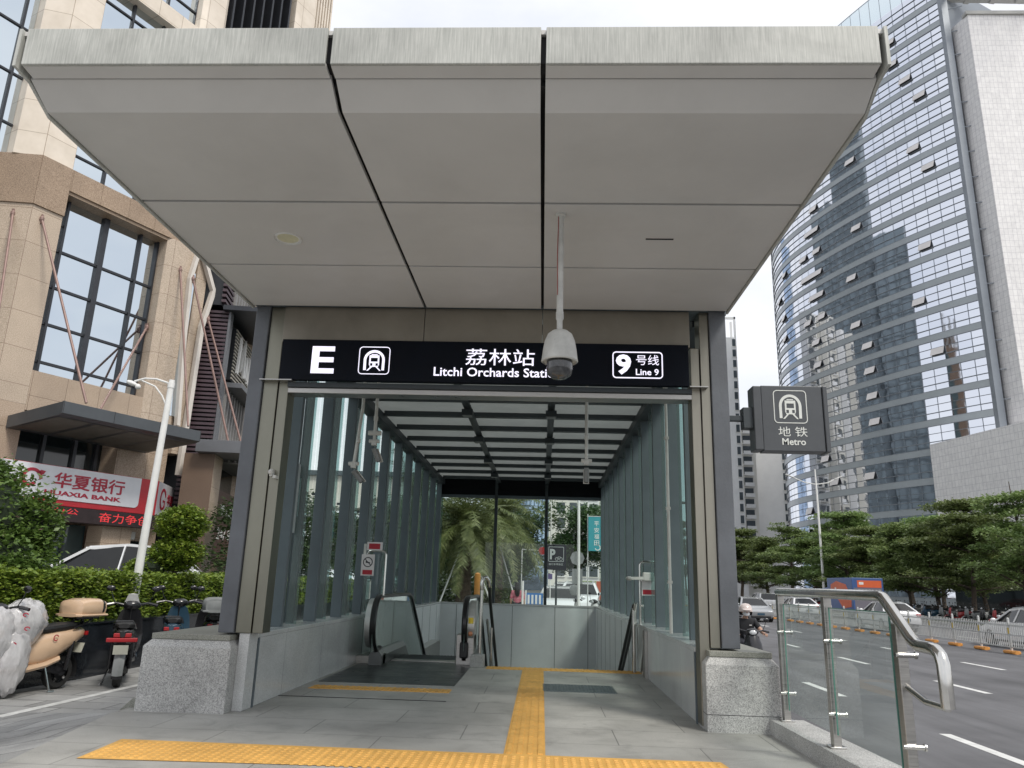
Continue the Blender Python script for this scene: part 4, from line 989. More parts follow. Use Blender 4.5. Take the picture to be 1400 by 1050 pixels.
# ------------------------------------------------------------------ scooters (local +X is forward, origin on the ground)
M['chromepart']=mat('bike_chrome',(.5,.5,.5),.2,1,.1,9)
M['redlens']=mat('red_lens',(.32,.008,.012),.2,0,.1,9,coat=.4)
M['amber']=mat('amber_lens',(.6,.22,.02),.25,0,.1,9)
M['clearlens']=mat('clear_lens',(.55,.57,.58),.12,0,.1,9,coat=.5)
M['bikeblack']=mat('bike_black_paint',(.012,.012,.014),.25,0,.25,6,coat=.4)
M['vinyl']=mat('black_vinyl',(.015,.015,.016),.5,0,.25,16,bump=.3,bs=90)
M['beige']=mat('beige_paint',(.60,.42,.28),.28,0,.07,5,coat=.4)
M['bikeblue']=mat('bike_blue_paint',(.03,.07,.11),.25,0,.1,6,coat=.4)
M['bikewhite']=mat('bike_white_paint',(.55,.55,.54),.3,0,.1,6,coat=.3)
M['bikered']=mat('bike_red_paint',(.28,.02,.02),.3,0,.1,6,coat=.3)
M['platewhite']=mat('blank_plate',(.5,.5,.42),.5,0,.1,10)
def ering(x,cy,cz,ry,rz_,n=14,p=.8):
    f=lambda q:math.copysign(abs(q)**p,q)
    return [(x,cy+ry*f(math.cos(6.2832*k/n)),cz+rz_*f(math.sin(6.2832*k/n))) for k in range(n)]
def scooter(loc,rz,label,paint,group=None,box=None,seatc='vinyl',front=None,small=False):
    t=local(thing('scooter',loc,label,'scooter',group,rz=rz))
    P=M[paint]
    def mk(nm,m,fn,par=t,**k):
        b=MB();fn(b);return b.build(nm,m,par,**k)
    N=10 if small else 20
    for x in(-.60,.64):
        w_=mk('wheel',M['tyre'],lambda b:b.lathe([(.135,-.045),(.19,-.052),(.212,-.03),(.216,0),(.212,.03),(.19,.052),(.135,.045)],(x,0,.216),N,'y',caps=False),smooth=True)
        def rim(b):
            b.lathe([(.14,-.04),(.14,.04)],(x,0,.216),N,'y',caps=False);b.lathe([(.045,-.06),(.045,.06)],(x,0,.216),10,'y')
            for k in range(5):
                a=k*1.2566;b.bar((x,0,.216),(x+.138*math.cos(a),0,.216+.138*math.sin(a)),.03,.03,up=(0,1,0))
        mk('rim',M['chromepart'],rim,w_)
    mk('rear_cowl',P,lambda b:b.loft([ering(*q) for q in((-.92,0,.70,.03,.04),(-.86,0,.69,.09,.07),(-.66,0,.64,.15,.13),(-.40,0,.56,.175,.19),(-.18,0,.52,.165,.20),(-.06,0,.50,.13,.17),(-.02,0,.47,.10,.12))]),smooth=True)
    mk('footboard',P,lambda b:(b.loft([[(x,-.15,z),(x,.15,z),(x,.17,z+.03),(x,.15,z+.07),(x,-.15,z+.07),(x,-.17,z+.03)] for x,z in((-.45,.36),(-.25,.30),(.0,.27),(.34,.27),(.46,.33))]),),smooth=True)
    mk('footrest_mat',M['vinyl'],lambda b:b.box(-.02,.34,-.125,.125,.343,.352))
    mk('front_shield',M[front] if front else P,lambda b:b.loft([[(x-.03,-w,z),(x+.025,-w*.75,z),(x+.055,0,z),(x+.025,w*.75,z),(x-.03,w,z),(x-.035,0,z)] for x,w,z in((.42,.14,.32),(.47,.19,.45),(.50,.20,.62),(.47,.18,.80),(.44,.13,.95),(.42,.07,1.0))]),smooth=True)
    mk('front_fender',P,lambda b:b.loft([[(.64+.25*math.cos(a),-.07,.216+.25*math.sin(a)),(.64+.275*math.cos(a),0,.216+.275*math.sin(a)),(.64+.25*math.cos(a),.07,.216+.25*math.sin(a)),(.64+.235*math.cos(a),0,.216+.235*math.sin(a))] for a in[rad(q) for q in range(20,171,25)]]),smooth=True)
    mk('rear_fender',M['vinyl'],lambda b:b.loft([[(-.60+.25*math.cos(a),-.07,.216+.25*math.sin(a)),(-.60+.27*math.cos(a),0,.216+.27*math.sin(a)),(-.60+.25*math.cos(a),.07,.216+.25*math.sin(a)),(-.60+.235*math.cos(a),0,.216+.235*math.sin(a))] for a in[rad(q) for q in range(60,201,20)]]),smooth=True)
    mk('fork',M['bikeblack'],lambda b:(b.tube([(.64,-.075,.216),(.50,-.06,.62)],.02,8),b.tube([(.64,.075,.216),(.50,.06,.62)],.02,8),b.tube([(.50,0,.6),(.41,0,1.02)],.025,8)),smooth=True)
    mk('seat',M[seatc],lambda b:b.loft([ering(x,0,z,w,h,12,.7) for x,z,w,h in((-.80,.80,.07,.03),(-.72,.80,.12,.045),(-.5,.785,.135,.055),(-.25,.765,.125,.05),(-.08,.75,.10,.045),(-.03,.745,.06,.03))]),smooth=True)
    hb=mk('handlebar',M['bikeblack'],lambda b:(b.tube([(.33,-.36,1.03),(.36,-.22,1.06),(.41,-.08,1.03),(.41,.08,1.03),(.36,.22,1.06),(.33,.36,1.03)],.016,8),b.tube([(.33,-.36,1.03),(.355,-.24,1.055)],.022,8),b.tube([(.33,.36,1.03),(.355,.24,1.055)],.022,8),b.blob((.43,0,1.03),(.09,.13,.075),12,8)),smooth=True)
    for sy in(-1,1):
        mr=mk('mirror',M['bikeblack'],lambda b:(b.tube([(.38,.22*sy,1.06),(.37,.27*sy,1.15),(.36,.30*sy,1.24)],.007,6),b.blob((.36,.31*sy,1.27),(.02,.065,.042),10,6)),smooth=True)
    mk('headlight',M['clearlens'],lambda b:b.blob((.505,0,1.02),(.03,.075,.05),12,6),smooth=True)
    mk('tail_light',M['redlens'],lambda b:b.box(-.915,-.88,-.11,.11,.66,.715),bevel=.01)
    mk('plate',M['platewhite'],lambda b:b.prism([(-.90,.56),(-.885,.56),(-.845,.44),(-.86,.44)],lambda u,v,w:V((u,w,v)),-.09,.09),fix=True)
    mk('motor_arm',M['bikeblack'],lambda b:(b.bar((-.60,.09,.216),(-.15,.09,.34),.05,.09),b.bar((-.60,-.09,.216),(-.15,-.09,.34),.05,.09),b.tube([(-.60,.12,.24),(-.66,.12,.60)],.028,8),b.tube([(-.60,-.12,.24),(-.66,-.12,.60)],.028,8),b.lathe([(.09,-.05),(.09,.05)],(-.60,0,.216),14,'y')))
    mk('kickstand',M['chromepart'],lambda b:(b.tube([(-.28,.12,.30),(-.33,.2,.01)],.012,6),b.tube([(-.38,.22,.012),(-.3,.2,.012)],.013,6)))
    mk('grab_rail',M['bikeblack'],lambda b:b.tube([(-.62,-.14,.76),(-.82,-.13,.83),(-.95,-.1,.87),(-.95,.1,.87),(-.82,.13,.83),(-.62,.14,.76)],.013,8),smooth=True)
    if box:
        cb=mk('top_box',M[box[0]],lambda b:b.loft([ering(*q,16,.55) for q in((-1.10,0,1.00,.12,.06),(-1.08,0,1.01,.19,.11),(-.98,0,1.02,.22,.125),(-.78,0,1.02,.22,.125),(-.66,0,1.01,.20,.11),(-.62,0,1.0,.13,.06))]),smooth=True)
        mk('box_rim',M[box[0]],lambda b:b.loft([ering(x,0,.925,w,.022,16,.5) for x,w in((-1.12,.15),(-1.09,.225),(-.64,.225),(-.61,.15))]),cb)
        mk('box_window',M[box[1]],lambda b:b.loft([ering(*q,16,.55) for q in((-1.09,0,1.01,.10,.08),(-1.087,0,1.012,.185,.105),(-.99,0,1.024,.222,.118))]),cb,smooth=True)
        mk('rack',M['bikeblack'],lambda b:(b.box(-1.05,-.66,-.12,.12,.88,.905),b.bar((-.80,.08,.80),(-.80,.08,.89),.03,.03),b.bar((-.80,-.08,.80),(-.80,-.08,.89),.03,.03)))
    return t
# near scooters along the planter wall
ha=math.atan2(-1,-.24)
SA=scooter((-6.50,9.77,-.35),ha,'beige delivery scooter under a crumpled plastic cover at the left edge','beige',box=('beige','bikeblack'))
b=MB();c=MB()
O=V((-.42,.178,.60));strip2d(c,[(.035*math.cos(rad(a)),.035*math.sin(rad(a))) for a in range(20,340,30)],.012,O+V((.10,0,.06)),V((-1,0,0)),UZ,V((0,1,0)),.004)
c.build('sticker',M['redletter'],SA)
ra_=V((-5.72,10.70,0));hb=math.atan2(.88,-.42)
SB=scooter((-5.72-.6*.43,10.70+.6*.9,-.35),hb,'black scooter seen from behind with a red rear light bar and grey mudguard','bikeblack')
b=MB();b.loft([[(-.60+.26*math.cos(a),-.065,.216+.26*math.sin(a)),(-.60+.29*math.cos(a),0,.216+.29*math.sin(a)),(-.60+.26*math.cos(a),.065,.216+.26*math.sin(a)),(-.60+.245*math.cos(a),0,.216+.245*math.sin(a))] for a in[rad(q) for q in range(70,200,15)]]);b.build('mudguard',M['greyplastic'],SB,smooth=True)
b=MB();b.box(-.93,-.88,-.19,.19,.60,.655);b.build('light_bar',M['redlens'],SB,bevel=.012)
b=MB();b.loft([[(.44,-.08,.93),(.47,0,.93),(.44,.08,.93),(.43,0,.93)],[(.40,-.10,1.08),(.43,0,1.09),(.40,.10,1.08),(.39,0,1.08)],[(.36,-.06,1.19),(.385,0,1.20),(.36,.06,1.19),(.35,0,1.19)]]);b.build('windscreen',M['bikewhite'],SB,smooth=True)
scooter((-5.98,12.75,-.35),rad(112),'dark blue scooter parked by the planter wall, left of the grey box scooter','bikeblue')
scooter((-5.84,13.75,-.35),rad(118),'black scooter with a grey top box behind the left granite plinth','bikeblack',box=('greyplastic','greyplastic'))
scooter((-5.75,14.9,-.35),rad(115),'black scooter farthest along the planter wall beside the grey pillar','bikeblack')
# plastic cover draped over the first scooter
M['cover']=mat('crumpled_plastic',(.62,.61,.62),.2,0,.18,6,coat=.6,bump=.8,bs=12,bumpd=.03,stretch=(1,1,.45))
nt=M['cover'].node_tree;tr0=nn(nt,'ShaderNodeBsdfTransparent');tr0.inputs['Color'].default_value=(.9,.9,.9,1);mx0=nn(nt,'ShaderNodeMixShader');mx0.inputs[0].default_value=.22
nt.links.new(nt.nodes['Principled BSDF'].outputs[0],mx0.inputs[1]);nt.links.new(tr0.outputs[0],mx0.inputs[2]);nt.links.new(mx0.outputs[0],nt.nodes['Material Output'].inputs['Surface'])
pc=thing('plastic_cover',(-6.55,9.6,.4),'crumpled grey plastic rain cover with red marks draped over the beige scooter','cover')
import mathutils.noise as mn
b=MB()
def crumple(b,c,r,n,m,amp,seed):
    c=V(c);vs=[]
    for i in range(m+1):
        th=math.pi*i/m
        for k in range(n):
            ph=2*math.pi*k/n
            d=V((math.sin(th)*math.cos(ph),math.sin(th)*math.sin(ph),math.cos(th)))
            q=1+amp*(abs(mn.noise(d*2.3+V((seed,0,0))))*1.6-.4)+amp*.6*mn.noise(d*6+V((0,seed,0)))
            sag=1.0 if d.z>-.2 else 1.0-.25*(d.z+.2)
            vs.append(c+V((d.x*r[0]*q,d.y*r[1]*q,d.z*r[2]*q*sag)))
    b.add(vs,[(i*n+k,(i+1)*n+k,(i+1)*n+(k+1)%n,i*n+(k+1)%n) for i in range(m) for k in range(n)])
crumple(b,(-6.45,9.62,.52),(.22,.36,.28),40,26,.12,3)
crumple(b,(-6.40,9.45,.12),(.17,.24,.36),36,24,.14,8)
crumple(b,(-6.47,9.2,.40),(.16,.25,.30),30,20,.14,5)
b.build('sheet',M['cover'],pc,smooth=True)
b=MB()
NC=V((.55,-.835,0));UC=V((.835,.55,0))
for (u,z) in((.02,.62),(.06,.46),(-.12,.50),(-.05,.28)):
    b=MB();strip2d(b,[(.026*math.cos(rad(a)),.020*math.sin(rad(a))) for a in range(0,300,40)],.013,V((-6.45,9.62,z))+NC*.34+UC*u,UC,UZ,NC,.004);b.build('red_mark',M['redletter'],pc)

# ------------------------------------------------------------------ cars (local +X forward)
M['carwhite']=mat('white_car_paint',(.68,.69,.70),.22,0,.03,2,coat=.6)
M['carsilver']=mat('silver_car_paint',(.36,.37,.38),.25,.3,.05,2,coat=.6)
M['carred']=mat('red_car_paint',(.32,.02,.025),.25,0,.05,2,coat=.6)
M['cardark']=mat('dark_car_paint',(.03,.033,.04),.22,0,.05,2,coat=.6)
M['carglass']=mat('car_glass',(.014,.015,.016),.06,0,.2,3,spec=.4)
SED=[(2.30,.38,.60,.62,.68,.6),(2.18,.24,.68,.72,.80,.72),(1.55,.2,.86,.91,.87,.74),(.98,.2,.93,.97,.90,.76),(.25,.2,.95,1.41,.905,.60),(-.45,.2,.96,1.47,.905,.61),(-1.12,.2,.98,1.40,.905,.58),(-1.78,.2,1.00,1.06,.88,.70),(-2.2,.28,.97,1.01,.83,.70),(-2.34,.42,.72,.74,.72,.64)]
SUV=[(2.30,.40,.75,.78,.72,.64),(2.18,.26,.86,.90,.84,.76),(1.5,.24,1.02,1.07,.91,.8),(1.0,.24,1.08,1.12,.93,.8),(.2,.24,1.10,1.62,.94,.66),(-.6,.24,1.11,1.70,.94,.67),(-1.6,.24,1.12,1.64,.93,.65),(-2.15,.26,1.12,1.18,.90,.76),(-2.3,.3,1.05,1.08,.86,.74),(-2.36,.45,.8,.82,.76,.68)]
def car(loc,rz,label,paint,st=SED,group=None,cat='car'):
    t=local(thing('parked_car' if cat=='parked' else 'car',loc,label,'car',group,rz=rz));P=M[paint]
    def mk(nm,m,fn,par=t,**k):
        b=MB();fn(b);return b.build(nm,m,par,**k)
    rings=[]
    for x,zb,zl,zt,wb,wt in st:
        h=[(.82*wb,zb),(wb*.97,zb+.10),(wb,(zb+zl)/2),(wb*.97,zl),(wt,zt-.025*(1 if zt-zl>.2 else .3)),(wt*.72,zt)]
        rings.append([(x,-a,z) for a,z in h]+[(x,a,z) for a,z in h[::-1]])
    n=12;body=MB();ws=MB();rw=MB();sl_=MB();sr=MB()
    for i in range(len(rings)-1):
        ca=st[i];cb=st[i+1];cab=(ca[3]-ca[2]>.2)or(cb[3]-cb[2]>.2)
        slope=cab and ((ca[3]-ca[2]>.2)!=(cb[3]-cb[2]>.2))
        for k in range(n):
            l=(k+1)%n;q=[rings[i][k],rings[i][l],rings[i+1][l],rings[i+1][k]]
            if cab and k in(3,7): (sl_ if k==3 else sr).add(q,[(0,1,2,3)])
            elif slope and k in(4,5,6): (ws if i<5 else rw).add(q,[(0,1,2,3)])
            else: body.add(q,[(0,1,2,3)])
    body.add(rings[0],[tuple(range(n))[::-1]]);body.add(rings[-1],[tuple(range(n))])
    bo=body.build('body',P,t,smooth=True)
    ws.build('windscreen',M['carglass'],t,smooth=True);rw.build('rear_window',M['carglass'],t,smooth=True);sl_.build('side_window',M['carglass'],t,smooth=True);sr.build('side_window',M['carglass'],t,smooth=True)
    for sy in(-1,1):
        def pil(b):
            for i in(3,6):
                a=st[i];c=st[i+1];b.bar((a[0],sy*(a[4]*.955 if i==3 else a[5]*.985),(a[2] if i==3 else a[3])-.01),(c[0],sy*(c[5]*.985 if i==3 else c[4]*.955),(c[3] if i==3 else c[2])-.01),.11,.06)
            a=st[5];b.bar((a[0]+.1,sy*a[4]*.965,a[2]),(a[0]+.05,sy*a[5]*.995,a[3]-.03),.03,.08)
            b.bar((st[4][0],sy*st[4][5]*.985,st[4][3]-.02),(st[6][0],sy*st[6][5]*.985,st[6][3]-.02),.05,.05)
        mk('window_pillar',P,pil)
    mk('roof_edge',P,lambda b:(b.bar((st[4][0]+.02,-st[4][5]*.98,st[4][3]-.03),(st[4][0]+.02,st[4][5]*.98,st[4][3]-.03),.12,.07),[b.bar((st[i][0],sy*st[i][5]*.93,st[i][3]+.0),(st[i+1][0],sy*st[i+1][5]*.93,st[i+1][3]+.0),.10,.06) for i in(4,5) for sy in(-1,1)]))
    for x in(1.40,-1.40):
        for sy in(-1,1):
            w_=mk('wheel',M['tyre'],lambda b:b.lathe([(.2,-.10),(.30,-.105),(.325,-.07),(.325,.07),(.30,.105),(.2,.10)],(x,sy*.80,.325),20,'y',caps=True),smooth=True)
            def rim(b):
                b.lathe([(.205,-.108),(.19,-.09),(.05,-.10),(.05,.10),(.19,.09),(.205,.108)],(x,sy*.80,.325),20,'y')
            mk('rim',M['carsilver'],rim,w_)
    f=st[1];r=st[-2]
    for sy in(-1,1):
        mk('headlight',M['clearlens'],lambda b:b.blob((f[0]+.03,sy*f[4]*.72,f[2]-.06),(.10,.17,.07),10,6),smooth=True)
        mk('tail_light',M['redlens'],lambda b:b.blob((r[0]-.05,sy*r[4]*.80,r[2]-.12),(.09,.16,.09),10,6),smooth=True)
        mk('mirror',P,lambda b:b.blob((.78,sy*(st[3][4]+.10),st[3][2]+.08),(.07,.11,.075),10,6),smooth=True)
    mk('bumper',M['darkplastic'],lambda b:b.box(f[0]-.02,st[0][0]+.02,-.6,.6,.26,.38),bevel=.02);mk('bumper',M['darkplastic'],lambda b:b.box(st[-1][0]-.02,r[0],-.6,.6,.3,.42),bevel=.02)
    mk('plate',M['bikeblue'],lambda b:b.box(st[-1][0]-.03,st[-1][0]-.02,-.22,.22,.55,.68));mk('plate',M['bikeblue'],lambda b:b.box(st[0][0]+.02,st[0][0]+.03,-.22,.22,.42,.54))
    return t
car((-10.4,18.0,.07),rad(200),'white sports utility car parked behind the hedge below the bank sign','carwhite',SUV,cat='parked')
U90=rad(90)
car((18.75,31.0,-.70),U90,'white saloon car seen from behind, nearest car beyond the white fence','carwhite')
car((22.1,36.5,-.70),U90,'silver car in the second lane behind the nearest white saloon','carsilver')
car((18.7,43.6,-.70),U90,'white saloon car beside the blue box truck, seen through the balustrade','carwhite')
car((18.8,58.5,-.70),U90,'white car far along the fence left of the tall lamp post','carwhite')
car((18.4,66,-.70),U90,'silver car behind the far white car on the other carriageway','carsilver',SUV)
car((13.4,51,-.70),-U90,'silver oncoming car on the near lanes just right of the grey pillar','carsilver')
car((35.3,118,-.5),U90,'red car under the far trees','carred')
car((33,106,-.5),rad(60),'white car parked under the far trees left of the red car','carwhite')
# cars seen through the rear glass of the entrance
for x,y,rz,p,l,s in((.75,34,-90,'carwhite','white car facing the entrance behind the parking sign post',SED),(1.8,37,-95,'carwhite','white car facing the entrance right of the white pole',SUV),(-2.2,46,-80,'carsilver','silver car in the parking row behind the blue barrier',SED),(1.5,46,-90,'carwhite','white car in the parking row, farther back in the middle',SUV),(-5.4,50,-60,'carwhite','white car in the parking row by the palm trunks',SED),(4.6,47,-90,'cardark','dark car at the back of the parking row near the orange hoarding',SED)):
    car((x,y,-.35),rad(rz),l,p,s,cat='parked')
# box truck
TK=local(thing('box_truck',(23.75,60.6,-.70),'blue box truck with orange panels on its sides in the far carriageway','truck',rz=U90))
M['truckblue']=mat('truck_blue',(.045,.10,.26),.4,0,.08,1);M['truckorange']=mat('truck_orange',(.62,.12,.04),.45,0,.12,1.2);M['truckgrey']=mat('truck_grey',(.16,.15,.18),.5,0,.1,2)
def tk(nm,m,fn,**k):
    b=MB();fn(b);return b.build(nm,m,TK,**k)
tk('cargo_box',M['truckblue'],lambda b:b.box(-2.6,2.4,-1.12,1.12,.55,2.98),bevel=.03)
tk('side_panel',M['truckorange'],lambda b:b.prism([(-2.2,.9),(-2.3,1.6),(-1.4,2.5),(.4,2.75),(1.6,2.5),(1.7,1.9),(.3,1.4),(-.6,.75)],lambda u,v,w:V((u,w,v)),1.121,1.13),fix=True)
tk('rear_panel',M['truckorange'],lambda b:b.box(-2.612,-2.601,-.98,.75,2.3,2.8));tk('rear_door',M['truckgrey'],lambda b:b.box(-2.61,-2.601,-1.0,1.0,.7,2.27))
tk('lettering',M['white'],lambda b:([b.box(-2.618,-2.612,-.9+.24*k,-.75+.24*k,1.95,2.15) for k in range(7)],b.box(-2.618,-2.613,.3,.62,2.5,2.68),[b.box(-1.5+.5*k,-1.2+.5*k,1.13,1.137,1.6+.12*k,1.8+.12*k) for k in range(5)]))
tk('cab',M['truckblue'],lambda b:b.prism([(2.45,.5),(4.2,.5),(4.25,1.2),(3.95,2.2),(2.45,2.3)],lambda u,v,w:V((u,w,v)),-1.0,1.0),fix=True,bevel=.05)
tk('windscreen',M['carglass'],lambda b:b.prism([(4.262,1.22),(4.0,2.12),(3.97,2.12),(4.22,1.22)],lambda u,v,w:V((u,w,v)),-.88,.88),fix=True)
for x in(-1.6,3.2):
    for sy in(-1,1): tk('wheel',M['tyre'],lambda b:b.lathe([(.2,-.12),(.4,-.12),(.43,-.08),(.43,.08),(.4,.12),(.2,.12)],(x,sy*.95,.43),18,'y'),smooth=True)
for sy in(-1,1): tk('tail_light',M['redlens'],lambda b:b.box(-2.63,-2.6,sy*.85-.15,sy*.85+.15,.56,.68))
tk('chassis',M['bikeblack'],lambda b:b.box(-2.5,4.0,-.5,.5,.40,.545))
# ------------------------------------------------------------------ parked scooters far across the road
far0=scooter((28.6,46,-.56),rad(185),'parked scooter in the long row on the far verge','bikeblack','scooters parked along the far verge',small=True)
protos=[far0]
for p in('bikeblue','bikewhite','bikered'):
    protos.append(None)
ROW='parked scooter in the long row on the far verge'
cols=['bikeblack','bikeblack','greyplastic','bikeblue','bikewhite','bikered']
base={}
yy=46
for k in range(52):
    yy+=.78+ (.9 if k%9==8 else 0)
    o=dup(far0,(28.6+rnd.uniform(-.25,.25)+ (1.9 if k%2 else 0),yy+rnd.uniform(-.12,.12),-.56),rad(185+rnd.uniform(-14,14)))
    c=rnd.choice(cols)
    if c!='bikeblack':
        for ch in o.children:
            if ch.name.split('.')[0] in('rear_cowl','footboard','front_shield','front_fender'):
                key=(ch.data.name,c)
                if key not in base:
                    m2=ch.data.copy();m2.materials.clear();m2.materials.append(M[c]);base[key]=m2
                ch.data=base[key]
# ------------------------------------------------------------------ people
M['skin']=mat('skin',(.46,.28,.20),.5,0,.06,12)
M['hair']=mat('black_hair',(.008,.007,.007),.4,0,.3,30)
M['tshirt']=mat('black_tshirt',(.010,.011,.014),.8,0,.3,8,bump=.3,bs=30)
M['trousers']=mat('dark_trousers',(.02,.022,.03),.8,0,.2,8)
M['maskw']=mat('face_mask',(.62,.64,.66),.7,0,.05,20)
M['helmetw']=mat('helmet_shell',(.58,.50,.47),.3,0,.06,6,coat=.4)
def skin(name,J,E,m,par,sub=2,root='pelvis'):
    me=bpy.data.meshes.new(name);k=list(J);me.from_pydata([J[q][0] for q in k],[(k.index(a),k.index(c)) for a,c in E],[])
    o=bpy.data.objects.new(name,me);COL.objects.link(o);me.materials.append(m);o.modifiers.new('skin','SKIN').use_smooth_shade=True
    for i,q in enumerate(k):
        r=J[q][1];r=r if isinstance(r,tuple) else (r,r);me.skin_vertices[0].data[i].radius=r;me.skin_vertices[0].data[i].use_root=(q==root)
    s=o.modifiers.new('sub','SUBSURF');s.levels=sub;s.render_levels=sub
    dg=bpy.context.evaluated_depsgraph_get();dg.update();m2=bpy.data.meshes.new_from_object(o.evaluated_get(dg))
    bpy.data.objects.remove(o);m2.name=name
    if not m2.materials: m2.materials.append(m)
    m2.polygons.foreach_set('use_smooth',[True]*len(m2.polygons))
    o=bpy.data.objects.new(name,m2);COL.objects.link(o)
    if par: o.parent=par
    return o
def handj(J,E,pre,w,d,side,curl=.6):
    """five bent fingers and a thumb from wrist w along d"""
    d=V(d).normalized();s=V((0,1,0))*side;u=d.cross(s).normalized()
    if u.z>0:u=-u
    pal=V(w)+d*.07;J[pre+'palm']=(pal,(.030,.016));E.append((pre+'wrist',pre+'palm'))
    for f in range(4):
        b0=pal+s*(.024-.016*f)+d*.012;l=(.028,.032,.030,.024)[f]
        q=[b0,b0+d*l+u*l*.4*curl,b0+d*l*1.4+u*l*1.5*curl,b0+d*l*1.2+u*l*2.4*curl]
        for i,p in enumerate(q): J[f'{pre}f{f}{i}']=(p,.0085-.001*i)
        E.append((pre+'palm',f'{pre}f{f}0'))
        for i in range(3):E.append((f'{pre}f{f}{i}',f'{pre}f{f}{i+1}'))
    q=[V(w)+d*.03+s*.03,V(w)+d*.055+s*.05+u*.01,V(w)+d*.085+s*.052+u*.03]
    for i,p in enumerate(q): J[f'{pre}t{i}']=(p,.010-.001*i)
    E.append((pre+'wrist',f'{pre}t0'));E+= [(f'{pre}t0',f'{pre}t1'),(f'{pre}t1',f'{pre}t2')]
def head(par,c,mskin,fwd=V((1,0,0)),mask=False):
    c=V(c)
    b=MB();b.blob(c,(.095,.075,.118),16,12);b.blob(c+V((.03,0,-.075)),(.06,.052,.045),12,8)
    b.loft([[(c.x+.088,c.y-.012,c.z+.01),(c.x+.088,c.y+.012,c.z+.01),(c.x+.085,c.y,c.z+.015)],[(c.x+.116,c.y-.016,c.z-.028),(c.x+.116,c.y+.016,c.z-.028),(c.x+.105,c.y,c.z-.035)]])
    for sy in(-1,1): b.blob(c+V((-.005,sy*.077,-.005)),(.022,.012,.034),8,6)
    return b
RD=local(thing('person',(4.36,16.9,-.70),'person in black t-shirt, pale helmet and white mask riding a scooter beside the right pillar','person',rz=rad(-92)))
J={'pelvis':((-.30,0,.80),(.14,.17)),'waist':((-.27,0,.95),(.12,.15)),'chest':((-.22,0,1.12),(.115,.17)),'neckb':((-.20,0,1.27),(.055,.07)),'neck':((-.18,0,1.34),.05),'head':((-.16,0,1.40),.06)}
E=[('pelvis','waist'),('waist','chest'),('chest','neckb'),('neckb','neck'),('neck','head')]
for s,n in((1,'l'),(-1,'r')):
    J[n+'sh']=((-.21,.18*s,1.215),.062);J[n+'el']=((-.04,.30*s,1.01),.045);J[n+'wrist']=((.22,.285*s,.985),.028)
    E+=[('chest',n+'sh'),(n+'sh',n+'el'),(n+'el',n+'wrist')]
    handj(J,E,n,(.22,.285*s,.985),(.9,.05*s,.06),-s,.8)
    J[n+'hip']=((-.24,.10*s,.79),.09);J[n+'kn']=((.16,.16*s,.76),.065);J[n+'an']=((.10,.13*s,.43),.045);J[n+'heel']=((.07,.13*s,.385),.04);J[n+'toe']=((.24,.14*s,.375),.035)
    E+=[('pelvis',n+'hip'),(n+'hip',n+'kn'),(n+'kn',n+'an'),(n+'an',n+'heel'),(n+'heel',n+'toe')]
skin('body',J,E,M['skin'],RD)
T={k:(J[k][0],tuple(x+.016 for x in (J[k][1] if isinstance(J[k][1],tuple) else (J[k][1],)*2))) for k in('pelvis','waist','chest','neckb','lsh','rsh')}
T['lel']=((-.085,.265,1.065),.062);T['rel']=((-.085,-.265,1.065),.062)
skin('t_shirt',T,[('pelvis','waist'),('waist','chest'),('chest','neckb'),('chest','lsh'),('chest','rsh'),('lsh','lel'),('rsh','rel')],M['tshirt'],RD)
T={k:(J[k][0],tuple(x+.014 for x in (J[k][1] if isinstance(J[k][1],tuple) else (J[k][1],)*2))) for k in('pelvis','lhip','rhip','lkn','rkn','lan','ran')}
skin('trousers',T,[('pelvis','lhip'),('pelvis','rhip'),('lhip','lkn'),('rhip','rkn'),('lkn','lan'),('rkn','ran')],M['trousers'],RD)
hd_=head(RD,(-.13,0,1.42),None);hd_.build('head',M['skin'],RD,smooth=True)
b=MB()
for sy in(-1,1): b.blob((-.042,sy*.032,1.437),(.012,.015,.008),8,5);b.bar((-.035,sy*.016,1.458),(-.045,sy*.052,1.46),.006,.008)
b.build('eyes',M['hair'],RD)
b=MB();b.loft([ering(x,0,z,w,h,12,.8) for x,z,w,h in((-.03,1.375,.02,.028),(-.045,1.372,.05,.045),(-.075,1.372,.068,.05),(-.12,1.38,.078,.03))]);b.build('face_mask',M['maskw'],RD,smooth=True)
b=MB();prof=[(.001,.152),(.07,.14),(.115,.105),(.137,.05),(.142,-.0),(.138,-.02)];b.lathe(prof,(-.145,0,1.435),24,caps=False);b.loft([[(.0,-.09,1.455),(.045,-.06,1.45),(.06,0,1.449),(.045,.06,1.45),(.0,.09,1.455)],[(-.03,-.09,1.48),(.0,-.06,1.482),(.006,0,1.484),(.0,.06,1.482),(-.03,.09,1.48)]]);b.build('helmet',M['helmetw'],RD,smooth=True)
b=MB();b.lathe([(.145,-.012),(.139,-.05),(.125,-.09)],(-.155,0,1.43),24,caps=False)
b2=MB();q=[(i,f) for i,f in enumerate(b.f)];b2.v=b.v;b2.f=[f for i,f in q if sum(b.v[j].x for j in f)/4<-.14];b2.m=[0]*len(b2.f);b2.build('helmet_liner',M['hair'],RD,smooth=True)
b=MB();b.box(-.085,-.08,.05,.10,1.135,1.15);b.build('shirt_print',M['white'],RD)
scooter((4.36,16.95,-.70),rad(-92),'dark scooter ridden by the person in the black t-shirt','bikeblack')
